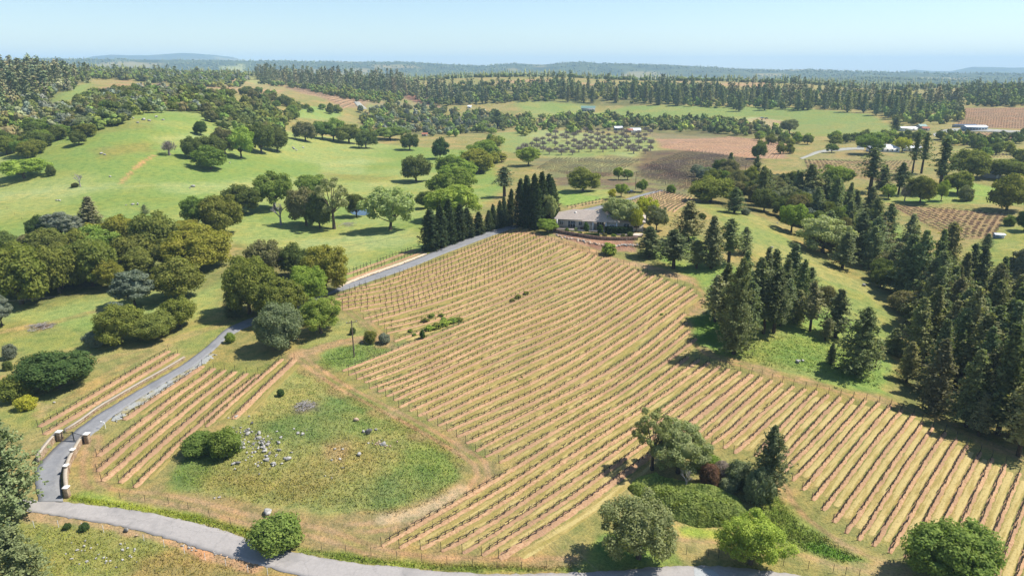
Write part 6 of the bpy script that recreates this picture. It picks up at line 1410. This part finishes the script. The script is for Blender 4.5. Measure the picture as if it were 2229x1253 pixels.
mb = MB(); hip(mb, 10.2, 22, -2.6, 9, 3.2, 3.6); courses(mb, 10.2, 22, -2.6, 9, 3.2, 3.6); part('porch_roof', mb, 'roof', house)
mb = MB(); mb.box(6.2, 6.8, 3.2, 3.8, 4, 5.1); mb.box(24, 24.5, 4, 4.5, 4.2, 5.3); part('roof_vent', mb, 'cap', ro)
for cx in (.3, 10.5, 13.4, 18.0, 21.7):
    mb = MB(); mb.box(cx-.22, cx+.22, -3.05 if cx > 5 else -.75, -2.62 if cx > 5 else -.35, -.6, 2.98); part('porch_column', mb, 'white', house)
mb = MB(); mb.box(13.2, 18.2, -2.6, 0, -1.0, -.02); part('porch_floor', mb, 'paver', house)
def opening(x, w, z0, z1, y=-.03, nm='window', mull=2):
    f = MB(); f.box(x-.08, x+w+.08, y-.05, y, z0-.08, z1+.08); fo = part(nm, f, 'white', house)
    for i in range(mull):
        a = x+w*i/mull+.05; b = x+w*(i+1)/mull-.05; p = MB(); p.box(a, b, y-.08, y-.052, z0+.02, z1-.02); part('pane', p, 'glass', fo)
opening(4.2, 2.6, .1, 2.35, nm='french_door', mull=3); opening(1.3, 1.2, .9, 2.2); opening(8.0, 1.2, .9, 2.2); opening(14.6, 2.4, .05, 2.35, nm='front_door', mull=3); opening(19.4, 1.4, .9, 2.1, -2.63); opening(24, 2, .8, 2.2); opening(27.6, 2, .8, 2.2)
mb = MB(); mb.box(-.8, 24, -3.6, -.02, -.5, -.12); mb.box(12.2, 19.2, -6.2, -3.6, -.9, -.42); mb.box(22, 31, -7, -3.6, -.6, -.25); part('patio', mb, 'paver', house)
for i in range(4): mb = MB(); mb.box(14.2, 17.4, -6.6-i*.4, -6.2-i*.4, -1.6, -.55-.17*i); part('step', mb, 'paver', house)
# clipped hedges
def hedge_box(x0, x1, y, w, h, label, clr):
    A, B = G(x0, y), G(x1, y); n = 2600; L = np.linalg.norm((B-A)[:2]); d = (B-A)/L; nn = np.array([-d[1], d[0], 0]); u = RNG.random(n)*L; f = RNG.integers(0, 3, n); a = RNG.random(n); b = RNG.random(n)
    P = A[None]+d[None]*u[:, None]; off = np.where(f == 0, (a-.5)*w, np.where(f == 1, -w/2, w/2)); z = np.where(f == 0, h, b*h); P = P+nn*off[:, None]; P[:, 2] += z; nrm = np.where((f == 0)[:, None], np.array([[0, 0, 1.]]), np.where((f == 1)[:, None], -nn[None], nn[None]))
    V, F = quads(P, nrm+sph(n)*.6, .28); mb = MB(); mb.add(V-A, F); mb.add(np.array([A-A-nn*w*.45, B-A-nn*w*.45, B-A+nn*w*.45, A-A+nn*w*.45, A-A-nn*w*.45+[0, 0, h*.95], B-A-nn*w*.45+[0, 0, h*.95], B-A+nn*w*.45+[0, 0, h*.95], A-A+nn*w*.45+[0, 0, h*.95]]), [(4, 5, 6, 7), (0, 1, 5, 4), (1, 2, 6, 5), (2, 3, 7, 6), (3, 0, 4, 7)])
    link('clipped_hedge', mb.mesh('clipped_hedge', [M['leaf']]), None, A, 0, None, label, 'hedge', color=clr)
hedge_box(1318, 1376, 509, 2.2, 2.4, 'dark clipped hedge under the pale tree at the patio', (.03, .05, .018)); hedge_box(1272, 1304, 514, 1.6, .9, 'low clipped hedge between the two column cypresses', (.045, .075, .022))
stone_wall('retaining_wall', [(1180,497),(1210,506),(1250,513),(1300,521),(1350,523),(1388,522)], 1.1, .6, 'stone retaining wall below the house garden, its shade put into the dark colour', False, 11, size=.7, sm='shadestone', cm='shadecore')
for i in range(120):      # boulder terrace below the retaining wall
    t = rr2.random(); x = 1212+175*t+rr2.normal(); y = 514+22*min(1, t*1.6)-(6*max(0, t-.6))+rr2.normal()*1.2
    rock(x, y, rr2.uniform(4, 8), RTAN[i % 2] if i % 2 else ROCKS[i % 6], 'boulder in the dry-stacked terrace below the house', 'terrace boulders below the house')
for i, (x, y, w, c) in enumerate([(1226,508,10,'brown'),(1245,510,9,'red'),(1262,511,10,'val'),(1254,502,9,'lite'),(1268,500,10,'red'),(1316,516,12,'brown'),(1336,517,12,'val'),(1356,517,12,'brown'),(1372,514,14,'oak'),(1325,553,34,'bright'),(1205,504,10,'val')]):
    tree('shrublow', x, y-w*.7, y, w, c, 'small garden shrub planted along the retaining wall of the house' if i != 9 else 'low grassy green clump below the terrace boulders', cat='shrub', group='garden shrubs of the house' if i != 9 else None, parts=False, shift=0)
# ------------------------------------------------------------------ farm buildings across the valley
def shed(x, y, w, dep_m, h, rise, wallm, roofm, label, rot=0., name='farm_building', windows=3, gable=True):
    g = G(x, y); _, _, dp = project(g[None]); W = w*dp[0]/FOC; o = link(name, None, None, (g[0], g[1], g[2]-.1), rot, None, label, 'building')
    mb = MB(); mb.box(-W/2, W/2, 0, dep_m, -.5, h)
    if gable: mb.add([(-W/2, 0, h), (-W/2, dep_m, h), (-W/2, dep_m/2, h+rise)], [(0, 2, 1)]); mb.add([(W/2, 0, h), (W/2, dep_m, h), (W/2, dep_m/2, h+rise)], [(0, 1, 2)])
    part('wall', mb, wallm, o); mb = MB(); e = .4
    if gable:
        for s in (0, 1):
            y0, y1 = (-e, dep_m/2) if s == 0 else (dep_m+e, dep_m/2); z0 = h-rise*e/(dep_m/2)
            a = [(-W/2-e, y0, z0), (W/2+e, y0, z0), (W/2+e, y1, h+rise), (-W/2-e, y1, h+rise)]; mb.poly(a if s == 0 else a[::-1]); b = [(p[0], p[1], p[2]-.15) for p in a]; mb.poly(b[::-1] if s == 0 else b); mb.poly([b[0], b[1], a[1], a[0]])
    else: hip(mb, -W/2, W/2, 0, dep_m, h+.05, rise, .5)
    part('roof', mb, roofm, o)
    for i in range(windows):
        xx = -W/2+W*(i+.5)/windows; mb = MB(); mb.box(xx-.6, xx+.6, -.06, -.01, .8, min(2.1, h-.3)); part('window', mb, 'glass', o)
    mb = MB(); mb.box(W*.18, W*.18+1.0, -.07, -.012, 0, min(2.1, h-.2)); part('door', mb, 'white', o); return o
shed(1926, 331, 60, 9, 3, 2.2, 'white', 'metalroof', 'long white ranch house with pale metal roof beside the big oak', -.12, 'white_ranch_house', 6, False)
shed(1990, 330, 30, 7, 2.8, 1.6, 'white', 'metalroof', 'white outbuilding half hidden by the thin tall pines', -.1)
shed(2162, 388, 28, 7, 2.8, 1.0, 'greysiding', 'metalroof', 'small grey shed with a pale roof among the right oaks', -.3, 'shed', 0)
shed(2176, 519, 17, 2.4, 1.7, .25, 'bluesiding', 'metalroof', 'tiny dark blue shed at the corner of the square vineyard', -.2, 'shed', 0)
shed(1280, 243, 30, 10, 5, 2.6, 'greysiding', 'greenroof', 'two-storey house with green metal roof in the valley trees', -.1, 'green_roofed_house', 5)
shed(1277, 253, 22, 8, 3, 1.2, 'white', 'metalroof', 'low white building in front of the green roofed house', 0)
shed(1347, 284, 17, 7, 3, 1.4, 'greysiding', 'metalroof', 'small barn with pale roof beyond the orchard', .1, 'barn')
shed(1384, 289, 22, 8, 3, 1.6, 'white', 'metalroof', 'white farmhouse beyond the orchard', .05, 'farmhouse')
shed(1372, 289, 12, 6, 2.8, 1.4, 'shedwall', 'redroof', 'little dark shed beside the white farmhouse', .1, 'shed', 1)
shed(1286, 284, 10, 5, 2.6, 1.2, 'stucco', 'redroof', 'little red roofed hut left of the small barn', .1, 'hut', 1)
shed(2126, 284, 46, 9, 3.4, 1.2, 'bluesiding', 'metalroof', 'long blue farm building below the square brown vineyard', 0, 'farm_building', 7)
shed(2102, 277, 46, 5, 2.4, .4, 'greysiding', 'solar', 'long dark solar rack behind the blue farm building', 0, 'solar_shed', 0)
shed(1980, 285, 34, 10, 2.8, 1.0, 'white', 'white', 'white tent roofed building in front of the right field', 0, 'white_tent', 2)
shed(2010, 281, 16, 7, 3, 1.6, 'greysiding', 'greenroof', 'small green roofed barn next to the white tent', .1, 'barn', 1)
shed(2016, 285, 14, 6, 2.6, 1.2, 'shedwall', 'redroof', 'red roofed stall right of the white tent', -.1, 'stall', 1)
shed(920, 234, 16, 8, 3, 1.4, 'stucco', 'redroof', 'small farmhouse at the foot of the far contour vines', 0, 'farmhouse', 2)
shed(1052, 245, 8, 6, 3, 1.2, 'white', 'metalroof', 'tiny white hut left in the valley trees', 0, 'hut', 1); shed(1022, 236, 8, 6, 3, 1.2, 'white', 'metalroof', 'tiny white hut above the valley trees', 0, 'hut', 1)
shed(925, 297, 12, 5, 2.4, 1.0, 'shedwall', 'redroof', 'little red shed at the far corner of the pasture', .2, 'shed', 1)
# ------------------------------------------------------------------ cars
def car(x, y, rot, paint, label):
    g = G(x, y); o = link('parked_car', None, None, (g[0], g[1], g[2]+.15), rot, None, label, 'car')
    prof = [(-2.2, .35), (-2.2, .85), (-1.7, .95), (-1.15, 1.45), (.6, 1.45), (1.25, .98), (2.1, .85), (2.2, .4)]
    mb = MB(); V = [(a, s*.88 if b < 1.2 else s*.7, b) for s in (-1, 1) for a, b in prof]; n = len(prof)
    mb.add(V, [(i, (i+1) % n, n+(i+1) % n, n+i) for i in range(n)]); mb.add(V, [(0, i+1, i) for i in range(1, n-1)]+[(n, n+i, n+i+1) for i in range(1, n-1)]); part('body', mb, paint, o)
    for s in (-1, 1): mb = MB(); mb.add([(-1.45, s*.84, 1.0), (1.05, s*.84, 1.0), (.5, s*.735, 1.38), (-1.05, s*.735, 1.38)], [(0, 1, 2, 3)]); part('side_window', mb, 'glass', o)
    w = MB(); a = np.arange(12)*6.283/12; w.add([(math.cos(t)*.33, yy, math.sin(t)*.33) for yy in (-.1, .1) for t in a], [(i, (i+1) % 12, 12+(i+1) % 12, 12+i) for i in range(12)]); w.add([(math.cos(t)*.33, yy, math.sin(t)*.33) for yy in (-.1, .1) for t in a], [(0, i+1, i) for i in range(1, 11)]+[(12, 12+i, 13+i) for i in range(1, 11)]); wm = w.mesh('wheel', [M['rubber']])
    for dx in (-1.35, 1.35):
        for s in (-1, 1): link('wheel', wm, o, (dx, s*.82, .3))
car(1373, 421, .5, 'carpaint', 'dark car parked beside the utility pole behind the house'); car(1872, 322, .2, 'silver', 'silver car on the pale lane of the white ranch house')
car(1659, 258, .1, 'silver', 'left vehicle parked at the head of the pale striped vines'); car(1668, 259, .3, 'carpaint', 'dark vehicle parked at the head of the pale striped vines')
# bare orchard trees in rows
for j in range(13):
    for i in range(9):
        x0, y0 = 1118+j*26+(i*13), 338-i*6.2-j*.3
        if not (1080 < x0 < 1430 and 284 < y0 < 342) or x0 < 1090+(342-y0)*.1 or (x0 > 1250 and y0 > 335) or random.random() < .08: continue
        x, y = x0+random.uniform(-2, 2), y0+random.uniform(-1, 1); g = G(x, y); s = random.uniform(.85, 1.2)
        plant('bare', g[0], g[1], float(hgt(g[0], g[1])), 6.5*s, 4.8*s, 'taupe', 'grey leafless orchard tree in the diagonal rows of the valley', 'orchard_tree', 'fruit tree', 'bare orchard trees')
# ------------------------------------------------------------------ air
lo, hi = float(HG.min())-1.0, float(HG.max())+30.0
mb = MB(); mb.box(-17000, 17000, -300, 16500, lo, hi)
hm = bpy.data.materials.new('haze_air'); hm.use_nodes = True; ht = hm.node_tree; ht.nodes.clear()
hv = ht.nodes.new('ShaderNodeVolumePrincipled'); ho = ht.nodes.new('ShaderNodeOutputMaterial'); ht.links.new(hv.outputs[0], ho.inputs['Volume'])
hv.inputs['Color'].default_value = (0.52, 0.76, 1.0, 1); hv.inputs['Density'].default_value = 0.00011; hv.inputs['Anisotropy'].default_value = 0.0
link('haze', mb.mesh('haze', [hm]), kind='stuff', label='thin blue haze over the valley')
